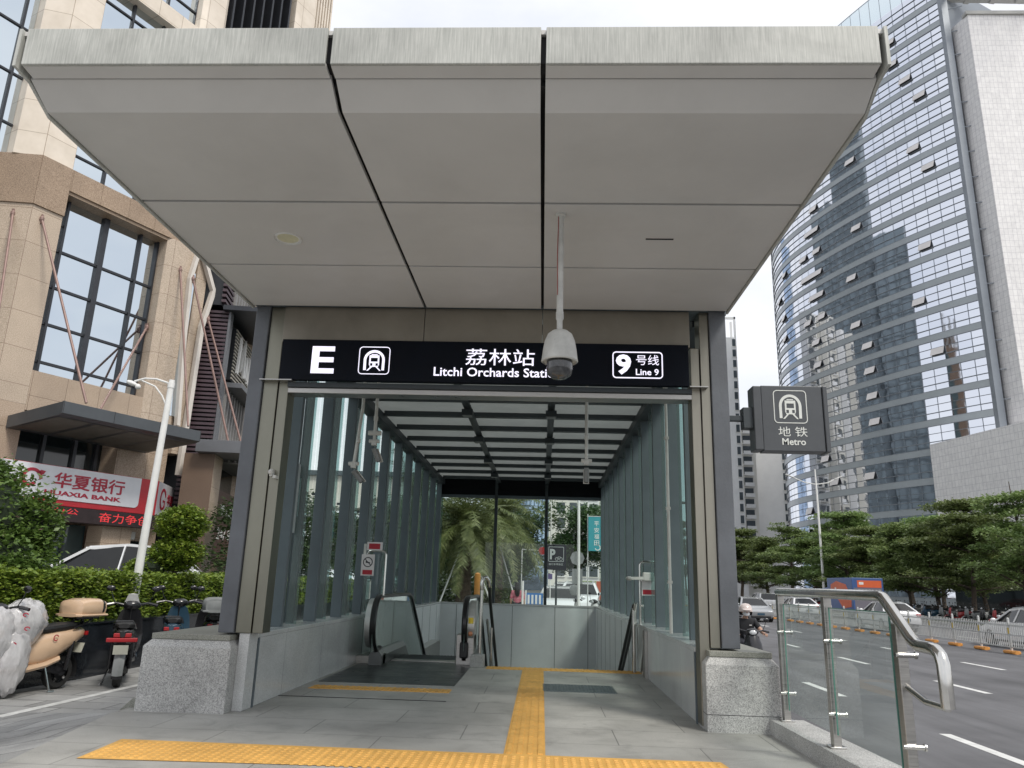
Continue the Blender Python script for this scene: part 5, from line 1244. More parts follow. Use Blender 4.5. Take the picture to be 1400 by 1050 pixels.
# pedestrian behind the rear glass
PD=local(thing('person',(-.80,26.0,-.35),'person with long dark hair and pink checked shirt seen from behind through the rear glass','person',rz=rad(90)))
J={'pelvis':((0,0,.84),(.10,.15)),'waist':((0,0,1.0),(.085,.125)),'chest':((0,0,1.17),(.10,.155)),'neckb':((0,0,1.29),(.05,.06)),'neck':((.01,0,1.35),.045),'head':((.02,0,1.41),.055)}
E=[('pelvis','waist'),('waist','chest'),('chest','neckb'),('neckb','neck'),('neck','head')]
for s,n in((1,'l'),(-1,'r')):
    J[n+'sh']=((0,.165*s,1.24),.052);J[n+'el']=((-.02,.21*s,.99),.04);J[n+'wrist']=((.05,.22*s,.77),.025)
    E+=[('chest',n+'sh'),(n+'sh',n+'el'),(n+'el',n+'wrist')];handj(J,E,n,(.05,.22*s,.77),(.1,.0,-1),-s,.3)
    J[n+'hip']=((0,.085*s,.80),.085);J[n+'kn']=((.03 if s>0 else -.04,.09*s,.45),.06);J[n+'an']=((.0 if s>0 else -.12,.09*s,.09),.04);J[n+'toe']=((.15 if s>0 else .03,.10*s,.04),.035)
    E+=[('pelvis',n+'hip'),(n+'hip',n+'kn'),(n+'kn',n+'an'),(n+'an',n+'toe')]
skin('body',J,E,M['skin'],PD)
m=M['plaid']=mat('pink_check_shirt',(.55,.22,.24),.8);nt=m.node_tree;tc=nn(nt,'ShaderNodeTexCoord');w1=nn(nt,'ShaderNodeTexWave',bands_direction='Z');w1.inputs['Scale'].default_value=7;w2=nn(nt,'ShaderNodeTexWave',bands_direction='Y');w2.inputs['Scale'].default_value=7
ad=nn(nt,'ShaderNodeMath',operation='ADD');rp=nn(nt,'ShaderNodeValToRGB');rp.color_ramp.elements[0].color=(.62,.42,.42,1);rp.color_ramp.elements[1].color=(.42,.06,.11,1);rp.color_ramp.elements[0].position=.35;rp.color_ramp.elements[1].position=.9
nt.links.new(tc.outputs['Object'],w1.inputs[0]);nt.links.new(tc.outputs['Object'],w2.inputs[0]);nt.links.new(w1.outputs['Fac'],ad.inputs[0]);nt.links.new(w2.outputs['Fac'],ad.inputs[1]);nt.links.new(ad.outputs[0],rp.inputs[0]);nt.links.new(rp.outputs[0],nt.nodes['Principled BSDF'].inputs['Base Color'])
T={k:(J[k][0],tuple(x+.018 for x in (J[k][1] if isinstance(J[k][1],tuple) else (J[k][1],)*2))) for k in('pelvis','waist','chest','neckb','lsh','rsh','lel','rel')}
skin('shirt',T,[('pelvis','waist'),('waist','chest'),('chest','neckb'),('chest','lsh'),('chest','rsh'),('lsh','lel'),('rsh','rel')],M['plaid'],PD)
T={k:(J[k][0],tuple(x+.014 for x in (J[k][1] if isinstance(J[k][1],tuple) else (J[k][1],)*2))) for k in('pelvis','lhip','rhip','lkn','rkn','lan','ran')}
T['pelvis']=((0,0,.82),(.11,.155))
skin('trousers',T,[('pelvis','lhip'),('pelvis','rhip'),('lhip','lkn'),('rhip','rkn'),('lkn','lan'),('rkn','ran')],M['trousers'],PD)
head(PD,(.03,0,1.43),None).build('head',M['skin'],PD,smooth=True)
b=MB();b.loft([ering_ for ering_ in[[(-.02+.10*math.cos(6.2832*k/16)*f,.09*math.sin(6.2832*k/16)*f,z) for k in range(16)] for f,z in((.15,1.56),(.75,1.545),(1.0,1.48),(1.02,1.40),(.98,1.30),(.85,1.18),(.5,1.10))]]);
for i,p in enumerate(b.v):
    if p.x>.03 and p.z<1.5: b.v[i].x=.03-.3*(p.x-.03)
    if p.z<1.32: b.v[i].x-=.06
b.build('hair',M['hair'],PD,smooth=True)
# ------------------------------------------------------------------ curved glass tower
M['paneA']=mirrorglass('tower_glass',(.68,.71,.77),.03,.0009,.32)
M['spandrel']=mat('spandrel_glass',(.34,.375,.395),.3,.1,.08,.2,spec=.6)
M['mullion']=mat('tower_mullion',(.24,.265,.295),.4,.3,.1,.3)
M['casement']=mat('open_casement',(.68,.65,.63),.25,.0,.08,.3)
GT=thing('glass_tower',(58,125,-.5),'tall curved glass office tower with grey spandrel bands and open casement windows across the road','building')
# plan: a wide arc then a tighter corner
def arcpts():
    P=[];o=V((147.238,162.707));r=100.88;a0=math.radians(-146.0035)
    def step(o,r,a,a1,ds):
        n=max(2,round(abs(a1-a)*r/ds));return [o+V((math.cos(a+(a1-a)*i/n),math.sin(a+(a1-a)*i/n)))*r for i in range(n+1)]
    P=step(o,r,a0,a0-rad(20),2.05)
    d=V((math.cos(a0-rad(20)),math.sin(a0-rad(20))));o2=o+d*(r-36)
    P+=step(o2,36,a0-rad(20),a0-rad(110),1.95)[1:]
    return P
AP=arcpts();NA=len(AP)
AN=[]
for i in range(NA):
    t=(AP[min(i+1,NA-1)]-AP[max(i-1,0)]).normalized();AN.append(V((-t.y,t.x)))   # outward
AN=[n if n.dot(-p)>0 or i>NA//2 else -n for i,(n,p) in enumerate(zip(AN,AP))]
def ap(i,z,o=0): return V((AP[i].x+AN[i].x*o,AP[i].y+AN[i].y*o,z))
Z0=40.0-4.35*9      # spandrel tops at Z0+4.35k
NF=23
cas=[]
tr=random.Random(11)
for k in range(NF):
    zs=Z0+4.35*k
    b=MB()   # glazing of one storey: three rows of slightly tilted panes
    for i in range(NA-1):
        for za,zb in((zs+.0,zs+.92),(zs+.97,zs+2.15),(zs+2.19,zs+3.33)):
            t1,t2=tr.gauss(0,.0013),tr.gauss(0,.0013)
            b.add([ap(i,za,t1),ap(i+1,za,t2),ap(i+1,zb,-t1),ap(i,zb,-t2)],[(0,1,2,3)])
    b.build('window',M['paneA'],GT)
    b=MB()
    for i in range(NA-1):
        b.add([ap(i,zs-1.0,.10),ap(i+1,zs-1.0,.10),ap(i+1,zs,.10),ap(i,zs,.10),ap(i,zs-1.0,-.1),ap(i+1,zs-1.0,-.1),ap(i+1,zs,-.1),ap(i,zs,-.1)],[(0,1,2,3),(3,2,6,7),(4,5,1,0)])
    b.build('spandrel',M['spandrel'],GT)
    b=MB()
    for zz,h in((zs+.945,.09),(zs+2.17,.035),(zs+.02,.05),(zs-1.02,.05)):
        for i in range(NA-1):
            b.add([ap(i,zz-h/2,.13),ap(i+1,zz-h/2,.13),ap(i+1,zz+h/2,.13),ap(i,zz+h/2,.13),ap(i,zz-h/2,-.05),ap(i+1,zz-h/2,-.05),ap(i+1,zz+h/2,-.05),ap(i,zz+h/2,-.05)],[(0,1,2,3),(4,5,1,0),(3,2,6,7)])
    for i in range(NA):
        t=V((-AN[i].y,AN[i].x,0))*.03
        b.add([ap(i,zs,.06)-t,ap(i,zs,.06)+t,ap(i,zs+3.35,.06)+t,ap(i,zs+3.35,.06)-t],[(0,1,2,3)])
    b.build('window_frame',M['mullion'],GT)
# open casements, hinged at the head
for k,i in((21,4),(20,4),(19,3),(20,10),(18,2),(17,9),(16,3),(17,15),(15,2),(14,9),(16,14),(15,15),(15,14),(14,16),(13,15),(14,14),(13,14),(13,16),(12,15),(12,14),(11,14),(11,16),(12,10),(10,10),(10,15),(9,15),(8,16),(8,9),(9,9),(7,9),(6,9),(5,15),(4,14),(4,10),(3,18),(14,20),(12,21),(11,21),(13,22),(10,4),(8,3),(12,3)):
    zs=Z0+4.35*k
    if i+1>=NA: continue
    b=MB();h=1.12
    p=[ap(i,zs+1.0,.55),ap(i+1,zs+1.0,.55),ap(i+1,zs+1.0+h,.15),ap(i,zs+1.0+h,.15)]
    q=[v-V((AN[i].x,AN[i].y,0))*.06 for v in p]
    b.add(p+q,[(0,1,2,3),(7,6,5,4),(0,4,5,1),(1,5,6,2),(3,7,4,0)]);b.build('casement_window',M['casement'],GT)
    b=MB();b.add([ap(i,zs+.99,.135),ap(i+1,zs+.99,.135),ap(i+1,zs+2.13,.135),ap(i,zs+2.13,.135)],[(0,1,2,3)]);b.build('open_gap',M['gap'],GT)
# parapet glass on top, core, ground floor
zt=Z0+4.35*NF-1.0
M['parapet']=glass('parapet_glass',(.75,.84,.88),1.5,.12)
b=MB()
for i in range(NA-1): b.add([ap(i,zt,.0),ap(i+1,zt,0),ap(i+1,zt+5.2,0),ap(i,zt+5.2,0)],[(0,1,2,3)])
b.build('parapet_glass',M['parapet'],GT)
b=MB()
for i in range(0,NA): t=V((-AN[i].y,AN[i].x,0))*.05;b.add([ap(i,zt,.04)-t,ap(i,zt,.04)+t,ap(i,zt+5.2,.04)+t,ap(i,zt+5.2,.04)-t],[(0,1,2,3)])
for i in range(NA-1): b.add([ap(i,zt+5.1,.06),ap(i+1,zt+5.1,.06),ap(i+1,zt+5.3,.06),ap(i,zt+5.3,.06)],[(0,1,2,3)])
b.build('parapet_frame',M['mullion'],GT)
b=MB();poly=[(AP[i].x-AN[i].x*.8,AP[i].y-AN[i].y*.8) for i in range(NA)]
e=AP[-1];poly+=[(e.x+45,e.y+10),(AP[0].x+45,AP[0].y+25)]
b.prism(poly,lambda u,v,w:V((u,v,w)),-.5,zt);b.build('building_core',M['mullion'],GT,fix=True)
b=MB()
for i in range(NA-1): b.add([ap(i,-.5,-.3),ap(i+1,-.5,-.3),ap(i+1,Z0-1,-.3),ap(i,Z0-1,-.3)],[(0,1,2,3)])
b.build('lobby_glass',M['darkglass'],GT)
b=MB()
e0=AP[0];n0=AN[0];t0=V((-n0.y,n0.x))
for k in range(24): b.bar((e0.x+.5,e0.y-.5,Z0+4.35*k+1.2),(e0.x+2.6,e0.y-1.3,Z0+4.35*k+1.2),.12,.12)
b.bar((e0.x+.15,e0.y-.25,20),(e0.x+.15,e0.y-.25,zt+2),1.0,1.0);b.build('edge_channel',M['mullion'],GT)
b=MB()
for k in range(4): b.bar((e0.x+1+4.2*k,e0.y+2,97),(e0.x-6+4.2*k+10,e0.y-18,101),.9,.9)
for k in range(2): b.bar((e0.x+0+2*k,e0.y+1-10*k,97+2*k),(e0.x+26+2*k,e0.y+3-10*k,98+2*k),.9,.9)
M['palebeam']=mat('pale_roof_beam',(.42,.42,.40),.6,0,.1,.2);b.build('roof_trellis',M['palebeam'],GT)
# stone wing and podium
M['stone']=granite('pale_stone_cladding',((.70,.69,.69),(.76,.75,.745),(.80,.79,.78)),1.6,.6,.05,joints=(.62,.95,(0,2),.03,(.72,.72,.74),0),bigs=.05)
M['stoneside']=granite('pale_stone_side',((.70,.69,.69),(.76,.75,.745),(.80,.79,.78)),1.6,.6,.05,joints=(.62,.95,(1,2),.03,(.72,.72,.74),0),bigs=.05)
SW=thing('stone_tower',(80,110,-.5),'pale stone clad tower block without windows right of the curved glass tower','building')
wp=[(64.9,106.2),(65.75,103.3),(110,103.9),(110,130),(70,130)]
b=MB();n=len(wp)
for i in range(n):
    b.mi=0 if i==1 or i==3 else 1
    a=wp[i];c=wp[(i+1)%n];b.add([(a[0],a[1],-.5),(c[0],c[1],-.5),(c[0],c[1],90.2),(a[0],a[1],90.2)],[(0,1,2,3)])
b.mi=0;b.add([(x,y,90.2) for x,y in wp],[tuple(range(n))]);b.build('wall',[M['stone'],M['stoneside']],SW,fix=True)
b=MB();b.box(65.4,110,103.05,104.2,90.21,90.8);b.build('coping',M['palebeam'],SW)
PO=thing('stone_podium',(60,103,-.5),'low pale stone podium wall in front of the glass tower foot, behind the trees','building')
pp=[(57.6,113.9),(61.1,96.8),(95,84),(100,101),(65.5,102.9),(64,106),(60.5,114)]
b=MB();n=len(pp)
for i in range(n):
    b.mi=1 if i in(0,) else 0
    a=pp[i];c=pp[(i+1)%n];b.add([(a[0],a[1],7.0),(c[0],c[1],7.0),(c[0],c[1],23),(a[0],a[1],23)],[(0,1,2,3)])
b.mi=0;b.add([(x,y,23) for x,y in pp],[tuple(range(n))]);b.add([(x,y,7.0) for x,y in pp],[tuple(range(n))]);b.build('wall',[M['stone'],M['stoneside']],PO,fix=True)
b=MB()
for t in [k/9 for k in range(10)]:
    x=61.5+(95-61.5)*t;y=97.5+(84.6-97.5)*t;b.lathe([(.55,-.5),(.55,6.99)],(x,y,0),14)
b.build('column',M['palebeam'],PO)
b=MB();b.add([(58.6,113.5,-.5),(62.5,99.5,-.5),(96,87,-.5),(96,87,6.99),(62.5,99.5,6.99),(58.6,113.5,6.99)],[(0,1,4,5),(1,2,3,4)]);b.build('shopfront',M['darkglass'],PO)
# ------------------------------------------------------------------ apartment towers
M['aptwhite']=mat('apartment_white',(.80,.80,.79),.7,0,.08,.15)
M['aptbeige']=mat('apartment_beige',(.72,.70,.64),.7,0,.08,.15)
M['aptblue']=mirrorglass('blue_tower_glass',(.42,.52,.66),.08,.002,.3)
M['aptwin']=mat('apartment_window',(.07,.085,.095),.15,0,.3,.3,spec=.6)
def apartment(name,x,y,w,d,h,label,wall,bays,floor=3.0,rz=0,crown=False,plain=False,fw=1):
    t=local(thing(name,(x,y,-.6),label,'building',rz=rz))
    b=MB();b.box(-w/2,w/2,0,d,0,h);b.build('wall',M[wall],t)
    nf=int(h/floor)
    for (bx0,bx1,kind) in bays:
        q=MB();f=MB()
        for k in range(1,nf):
            z=k*floor
            q.box(bx0,bx1,-.08,-.01,z+.5,z+floor-.5)
            if kind=='b':
                f.box(bx0-.1,bx1+.1,-1.15,-.09,z+.0,z+.16);f.box(bx0-.1,bx1+.1,-1.15,-1.08,z+.16,z+1.0)
            else:
                f.box(bx0-.15,bx1+.15,-.25,-.09,z+.28,z+.42)
        o=q.build('window_column',M['aptwin'],t);o['kind']='stuff'
        o=f.build('balcony' if kind=='b' else 'window_ledge',M['aptwhite' if wall!='aptwhite' else 'aptbeige'],t);o['kind']='stuff'
    if crown:
        b=MB()
        for xx in(-w/2,w/2-.5): b.box(xx,xx+.5,0,.5,h,h+6);b.box(xx,xx+.5,d*.4,d*.4+.5,h,h+6)
        b.box(-w/2,w/2,0,.5,h+5.4,h+6);b.box(-w/2,-w/2+.5,0,d*.4,h+5.4,h+6);b.build('roof_frame',M[wall],t)
    return t
apartment('apartment_tower',49.5,200,5.6,10,69,'slim white apartment tower beside the right pillar, with an open frame on its roof','aptwhite',[(1.6,2.5,'w')],crown=True)
apartment('apartment_tower',54.3,215,11.5,10,48,'grey apartment tower with stacked balconies left of the curved glass tower','aptbeige',[(-5.3,-3.2,'b'),(-2.4,-.6,'b'),(.4,1.6,'w'),(2.2,4.6,'b')])
apartment('apartment_tower',66.5,225,10,10,46,'plain white apartment tower closest to the curved glass tower','aptwhite',[(4.0,4.9,'w')])
apartment('apartment_tower',47.4,225,3,10,100,'tall thin pale apartment tower just right of the grey pillar','aptwhite',[(.6,1.4,'w')],crown=True)
# seen through the rear glass
apartment('apartment_tower',4.0,150,5.6,8,62,'cream apartment tower behind the white pole, seen through the rear glass','aptbeige',[(-1.2,.3,'w'),(1.2,2.6,'w')])
apartment('apartment_tower',9.0,152,4.2,8,62,'white apartment tower with grey window columns behind the white pole','aptwhite',[(-1.9,-.4,'w'),(.2,1.8,'w')])
apartment('apartment_tower',14.6,156,6.6,8,66,'beige apartment tower behind the teal banner, seen through the rear glass','aptbeige',[(-2.8,-1.6,'w'),(-.4,.8,'b'),(1.6,2.8,'w')])
apartment('apartment_tower',22,160,7,8,66,'white apartment tower at the right behind the slats','aptwhite',[(-2.8,-1.2,'w'),(.6,2.2,'b')])
BT=apartment('office_tower',-3.0,240,16,12,120,'pale blue glass tower behind the palms, seen through the rear glass','aptblue',[(-7.7+1.28*k,-7.25+1.28*k,'w') for k in range(12)],floor=3.6)
M['bluewin']=mat('blue_tower_window',(.16,.24,.34),.2,0,.2,.3)
for c in BT.children:
    if c.name.startswith('window'): c.data.materials.clear();c.data.materials.append(M['aptblue' if 'ledge' in c.name else 'bluewin'])
# buildings on this side of the street that the glass tower mirrors
M['darktower']=mat('dark_tower_glass',(.15,.19,.215),.35,0,.16,.08,spec=.6,stretch=(1,1,.15))
for nm,x,y,w,d,h,lb in(('office_tower',-98,150,14,34,122,'dark glass office tower far down the street behind the bank, shorter one'),('office_tower',-100,186,14,36,178,'tallest dark glass office tower far down the street behind the bank'),('office_tower',-100,226,14,34,150,'dark glass office tower far down the street, behind the tallest one')):
    t=thing(nm,(x,y,-.6),lb,'building')
    b=MB();b.box(x-w/2,x+w/2,y-d/2,y+d/2,-.6,h);b.box(x-w/2+2,x+w/2-2,y-d/2+4,y+d/2-4,h,h+7);b.build('wall',M['darktower'],t)
    b=MB()
    for k in range(int(d/3.4)): b.box(x+w/2,x+w/2+.4,y-d/2+3.4*k,y-d/2+3.4*k+(.5 if k%3 else 1.5),-.6,h)
    for k in range(int(h/4)): b.box(x+w/2+.0,x+w/2+.25,y-d/2,y+d/2,4*k,4*k+.35)
    b.build('mullion',M['slate'],t)
t=thing('office_tower',(-44,111,-.6),'brown stone tower with a crown of fins far behind the mall block','building')
b=MB();b.box(-50,-40,107.5,113.5,-.6,66);b.box(-49,-41,108.3,112.7,66,70);b.build('wall',M['granite_brown'],t)
b=MB();b.box(-39.99,-39.9,109.6,110.8,-.6,64);b.build('window',M['teal_glass'],t)
b=MB()
for k in range(5): b.bar((-41,107.8+1.3*k,66),(-40.5,107.4+1.4*k,76-abs(k-2)),.5,.5)
b.build('crown_fin',M['greyfin'],t)
# ------------------------------------------------------------------ street trees in layered tiers
M['tleaf']=leafmat('street_tree_leaf',(.085,.14,.045),(.165,.23,.075),(.28,.35,.13),.55,.35,tv=.22)
M['tleaf2']=leafmat('park_tree_leaf',(.03,.065,.022),(.055,.10,.034),(.10,.15,.05),.5,.3,tv=.2)
def tiertree(name,loc,h,R,label,seed,n=12500,size=.24,m='tleaf',group='street trees across the road'):
    r=random.Random(seed);t=local(thing(name,loc,label,'tree',group))
    b=MB();w=MB();lx,ly=r.uniform(-.4,.4),r.uniform(-.4,.4)
    ax=lambda z:V((lx*(z/h)**1.5+.12*math.sin(z*.9+seed),ly*(z/h)**1.5+.1*math.cos(z*.7+seed),z))
    w.tube([ax(h*k/8)-V((0,0,.2 if k==0 else 0)) for k in range(9)],[.20,.18,.16,.14,.12,.095,.07,.045,.02],8)
    z=h*r.uniform(.26,.34)
    while z<h*.99:
        f=(z/h-.26)/.74;rr=R*(1.05-.80*max(0,f)**1.7)*r.uniform(.72,1.2)
        nb=r.randint(3,6)
        for j in range(nb):
            a=6.283*(j+r.uniform(-.4,.4))/nb+z*2.1;L_=rr*r.uniform(.45,1.15);zz=z+r.uniform(-.3,.3);up=r.uniform(.02,.28)
            c0=ax(max(.2,zz-.4));d=V((math.cos(a),math.sin(a),0))
            p1=c0+d*L_*.5+V((0,0,.3+up*L_*.7));p2=c0+d*L_+V((0,0,.35+up*L_*.8+r.uniform(-.2,.15)))
            w.tube([c0,p1,p2],[.065*(1.15-f),.04,.012],5,caps=False)
            for q in range(r.randint(2,4)):      # leafy pads along the limb
                s=r.uniform(.3,1.05);c=c0.lerp(p2,s)+V((r.gauss(0,.25),r.gauss(0,.25),.12+r.uniform(-.1,.2)))
                pr=R*r.uniform(.16,.34);k=int(n*pr*pr/(R*R)*.34)
                w.tube([c0.lerp(p2,max(.2,s-.3)),c],[.02,.008],4,caps=False)
                for _ in range(k):
                    an=r.uniform(0,6.283);ra=pr*math.sqrt(r.random())*(1+.25*math.sin(3*an+seed))
                    leaf(b,c+V((ra*math.cos(an),ra*math.sin(an),r.gauss(0,.10)+.16*(1-(ra/pr)**2)*pr)),size*r.uniform(.7,1.2),.5,.6,r)
        z+=h*r.uniform(.075,.14)
    w.build('trunk',M['bark'],t,smooth=True);b.build('crown',M[m],t);return t
TL='street tree with layered tiers of leaves across the road'
TV=[tiertree('street_tree',(31.2,51.5,-.56),9.2,4.4,TL,3),tiertree('street_tree',(31.0,57.5,-.56),8.3,4.3,TL,5),tiertree('street_tree',(31.4,68,-.56),7.6,4.5,TL,9),
    tiertree('street_tree',(31.1,63,-.56),7.0,3.9,TL,14),tiertree('street_tree',(31.3,45,-.56),8.9,4.6,TL,17)]
for k,(x,y,s) in enumerate(((31,75,.98),(31.3,82,1.12),(31,90,1.05),(31.2,99,1.2),(31,109,1.15),(31.2,120,1.3),(31,133,1.25),
    (41,57,1.0),(42,66,.92),(41.5,75,1.0),(42,84,1.08),(43,94,1.1),(43,105,1.15),(43,118,1.25))):
    o=dup(TV[(k*3+1)%5],(x+rnd.uniform(-.6,.6),y+rnd.uniform(-1,1),-.56),rz=1.3*k);o.scale=(s*1.08,s*1.05,s*rnd.uniform(.92,1.08))
tiertree('park_tree',(27.5,150,-.5),14,6,'dark tall tree behind the far end of the tree row',21,9000,.35,'tleaf2','dark trees at the far end of the road')
o=dup(bpy.context.scene.objects['park_tree'],(36,158,-.5),2,'dark tall tree at the far end of the road, nearer the apartment towers')
# ------------------------------------------------------------------ white traffic fence
M['fencew']=mat('fence_white',(.50,.51,.50),.5,0,.15,3)
M['reflect']=mat('reflector_yellow',(.60,.42,.05),.5,0,.1,5)
FP=local(thing('traffic_fence',(16.15,17,-.70),'white picket fence panel on an orange base along the road centre','fence','white traffic fence panels',rz=rad(90)))
b=MB();b.box(-.035,.035,-.03,.03,.06,1.13);b.blob((0,0,1.15),(.045,.04,.05),8,5);b.build('post',M['fencew'],FP)
b=MB();b.box(-.04,.04,.031,.036,.66,.86);b.build('reflector',M['reflect'],FP)
b=MB();b.loft([ering(x,0,.06,w,.06,12,.6) for x,w in((-.30,.08),(-.27,.15),(.27,.15),(.30,.08))]);b.build('base',M['orange'],FP,smooth=True)
b=MB()
for z in(.20,.92): b.box(.04,1.80,-.012,.012,z,z+.045)
b.box(.04,1.80,-.012,.012,.62,.65)
for k in range(15): b.box(.10+.118*k,.10+.118*k+.03,-.008,.008,.22,1.02+.035*math.sin(math.pi*(k/14)))
b.build('picket_panel',M['fencew'],FP)
for k in range(1,40): dup(FP,(16.15,17+1.84*k,-.70))
# ------------------------------------------------------------------ lamp posts on the right
LR=local(thing('street_lamp',(28.4,80,-.56),'tall slim white street lamp with two arms on the far verge','street lamp'))
b=MB();b.tube([(0,0,0),(0,0,12),(-.02,0,14.2)],[.14,.10,.06],10);b.build('pole',M['white'],LR,smooth=True)
b=MB();b.tube([(0,0,12.6),(-1.2,0,12.8),(-2.8,0,13.5)],.05,6);b.tube([(0,0,12.6),(1.2,0,12.8),(2.4,0,13.4)],.05,6);b.build('arm',M['white'],LR,smooth=True)
b=MB();b.bar((-2.2,0,13.25),(-3.1,0,13.6),.3,.08);b.bar((1.9,0,13.2),(2.7,0,13.5),.3,.08);b.build('lamp_head',M['white'],LR,bevel=.02)
# ------------------------------------------------------------------ beyond the rear glass
M['palm']=leafmat('palm_leaflet',(.04,.06,.016),(.14,.17,.055),(.32,.33,.16),5,.3)
M['palmtrunk']=mat('palm_trunk',(.10,.075,.055),.95,0,.4,9,bump=.9,bs=14,bumpd=.06)
def palm(loc,label,h,R,seed,nf=60):
    r=random.Random(seed);t=local(thing('palm_tree',loc,label,'tree','palms behind the entrance'))
    b=MB();prof=[]
    for k in range(26): prof.append((.27-.06*k/26+(.035 if k%2 else 0),h*k/25-.1))
    b.lathe(prof,(0,0,0),14);b.build('trunk',M['palmtrunk'],t)
    f=MB();w=MB()
    for i in range(nf):
        a=r.uniform(0,6.283);e=rad(r.uniform(-45,82));L_=R*r.uniform(.8,1.1)
        pts=[];p=V((0,0,h));d=V((math.cos(a)*math.cos(e),math.sin(a)*math.cos(e),math.sin(e)))
        for k in range(13): pts.append(p.copy());p=p+d*L_/12;d=(d+V((0,0,-.13))).normalized()
        w.tube(pts,[.03-.0022*k for k in range(13)],4,caps=False)
        for k in range(2,13):
            dd=(pts[k]-pts[k-1]).normalized();s=dd.cross(V((0,0,1)));s=s.normalized() if s.length>.01 else V((1,0,0));u=s.cross(dd)
            for m_ in range(4):
                q=pts[k-1].lerp(pts[k],(m_+r.random()*.5)/4)
                for sg in(-1,1):
                    l=(.55-.022*k)*r.uniform(.8,1.15);v=(s*sg*1.0+dd*.75+u*r.uniform(-.3,.6)+V((0,0,-.35))).normalized()
                    x=v.cross(u).normalized()*.013;f.add([q-x,q+x,q+v*l*.6+x*.8,q+v*l,q+v*l*.6-x*.8],[(0,1,2,3,4)])
    w.build('frond_stem',M['palm'],t);f.build('fronds',M['palm'],t);return t
palm((-2.75,27.5,-.35),'leafy palm with drooping fronds behind the left rear pane, nearest one',3.5,2.7,2,80)
palm((-1.9,32.5,-.35),'leafy palm farther right, its fronds filling the middle rear pane',4.1,3.1,4,80)
palm((-5.2,31,-.35),'leafy palm farthest left behind the side slats',4.6,2.8,6)
b=MB()
for (a,c) in(((-2.7,27.4,2.6),(-1.55,26.3,.2)),((-2.8,27.4,2.6),(-3.6,26.4,0)),((-1.9,32.4,3),(-.9,31,.1))): b.tube([a,c],.03,6)
tag(b.build('prop_pole',M['fencew']),'thin slanting props bracing the palm trunks behind the rear glass','prop')
b=MB();b.lathe([(.085,-.35),(.085,1.3),(.08,1.40),(.03,1.43)],(-1.85,22.4,0),14);o=tag(b.build('bollard',M['orange'],smooth=True),'orange bollard post standing outside the rear glass by the palm','bollard')
b=MB()
for i in range(16000):
    leaf(b,V((rnd.uniform(-6.5,-1.3),rnd.uniform(31,38),-.35+rnd.random()**1.3*1.9)),.2,.4,.4)
M['under']=leafmat('undergrowth',(.02,.04,.012),(.045,.075,.02),(.09,.12,.03),2,.3);tag(b.build('undergrowth',M['under']),'low leafy ground cover under the palms behind the rear glass','ground cover',kind='stuff')
PS=thing('parking_sign',(.42,23,-.35),'black parking sign board with a white P and bicycle on a dark post','sign')
b=MB();b.box(.39,.45,23.0,23.05,-.35,1.6);b.build('post',M['slate_dark'],PS)
b=MB();b.box(.11,.71,22.94,22.99,1.58,2.31);b.build('board',M['signblack'],PS,bevel=.01)
b=MB();O=V((0,22.94,0));strip2d(b,rrect(.19,.63,1.82,2.24,.02),.014,O,UX,UZ,N_,.004,True);txt(b,'P',(.225,22.94,1.88),UX,UZ,.16,.30,.004,.04,N_)
for cx in(.43,.55): strip2d(b,[(cx+.045*math.cos(rad(a)),1.895+.045*math.sin(rad(a))) for a in range(0,360,30)],.012,O,UX,UZ,N_,.004,True)
strip2d(b,[(.43,1.895),(.47,1.96),(.53,1.96),(.55,1.895)],.01,O,UX,UZ,N_,.004);strip2d(b,[(.47,1.96),(.49,1.895),(.43,1.895)],.01,O,UX,UZ,N_,.004)
txt(b,'自行车停放区',(.20,22.94,1.71),UX,UZ,.42,.06,.004,.004,N_)
M['signgrey']=mat('sign_grey_letter',(.42,.45,.45),.5,0,.05,9);b.build('lettering',M['signgrey'],PS)
b=MB();b.tube([(1.12,24,-.35),(1.12,24,3),(1.10,24,6.5)],[.05,.047,.042],10);tag(b.build('pole',M['white'],smooth=True),'tall white pole outside the rear glass in front of the round sign','pole')
RS=thing('round_sign',(1.18,25.5,-.35),'blank octagonal back of a traffic sign with a square plate below, behind the white pole','sign')
b=MB();b.lathe([(.001,.02),(.235,.02),(.235,-.01),(.001,-.01)],(1.15,25.5,2.02),8,'y',caps=False);b.build('disc',M['greyplastic'],RS,fix=True);b=MB();b.box(.98,1.32,25.49,25.51,1.2,1.68);b.blob((1.05,25.5,1.0),(.16,.02,.18),12,6);b.build('plate',M['greyplastic'],RS);b=MB();b.tube([(1.17,25.54,-.35),(1.17,25.54,2.2)],.03,8);b.build('post',M['greyplastic'],RS)
for m_ in('disc','plate'): pass
TB=thing('banner',(1.9,27,3),'teal street banner with white characters hanging beside the right slats','banner')
M['teal']=mat('teal_banner',(.04,.29,.33),.6,0,.08,2)
b=MB();b.box(1.60,2.25,26.98,27.0,2.33,3.50);b.build('cloth',M['teal'],TB)
b=MB()
for k,c in enumerate('平安福田'): txt(b,c,(1.80,26.98,3.18-.22*k),UX,UZ,.17,.17,.004,.006,N_)
strip2d(b,[(.09*math.cos(rad(a)),.09*math.sin(rad(a))) for a in range(200,500,25)],.03,V((1.92,26.98,2.45)),UX,UZ,N_,.004)
b.build('lettering',M['white_letter'],TB)
b=MB();b.tube([(1.58,27.05,-.35),(1.58,27.05,3.6)],.02,6);b.tube([(1.58,27.0,3.52),(2.4,27.0,3.52)],.015,6);b.build('pole',M['fencew'],TB)
BB=thing('blue_barrier',(-.1,27,-.35),'blue and white construction barrier panel beyond the rear glass','barrier')
M['barblue']=mat('barrier_blue',(.05,.17,.42),.5,0,.15,3)
b=MB();b.box(-.52,.05,27,27.05,-.35,.86);b.build('panel',M['barblue'],BB);b=MB()
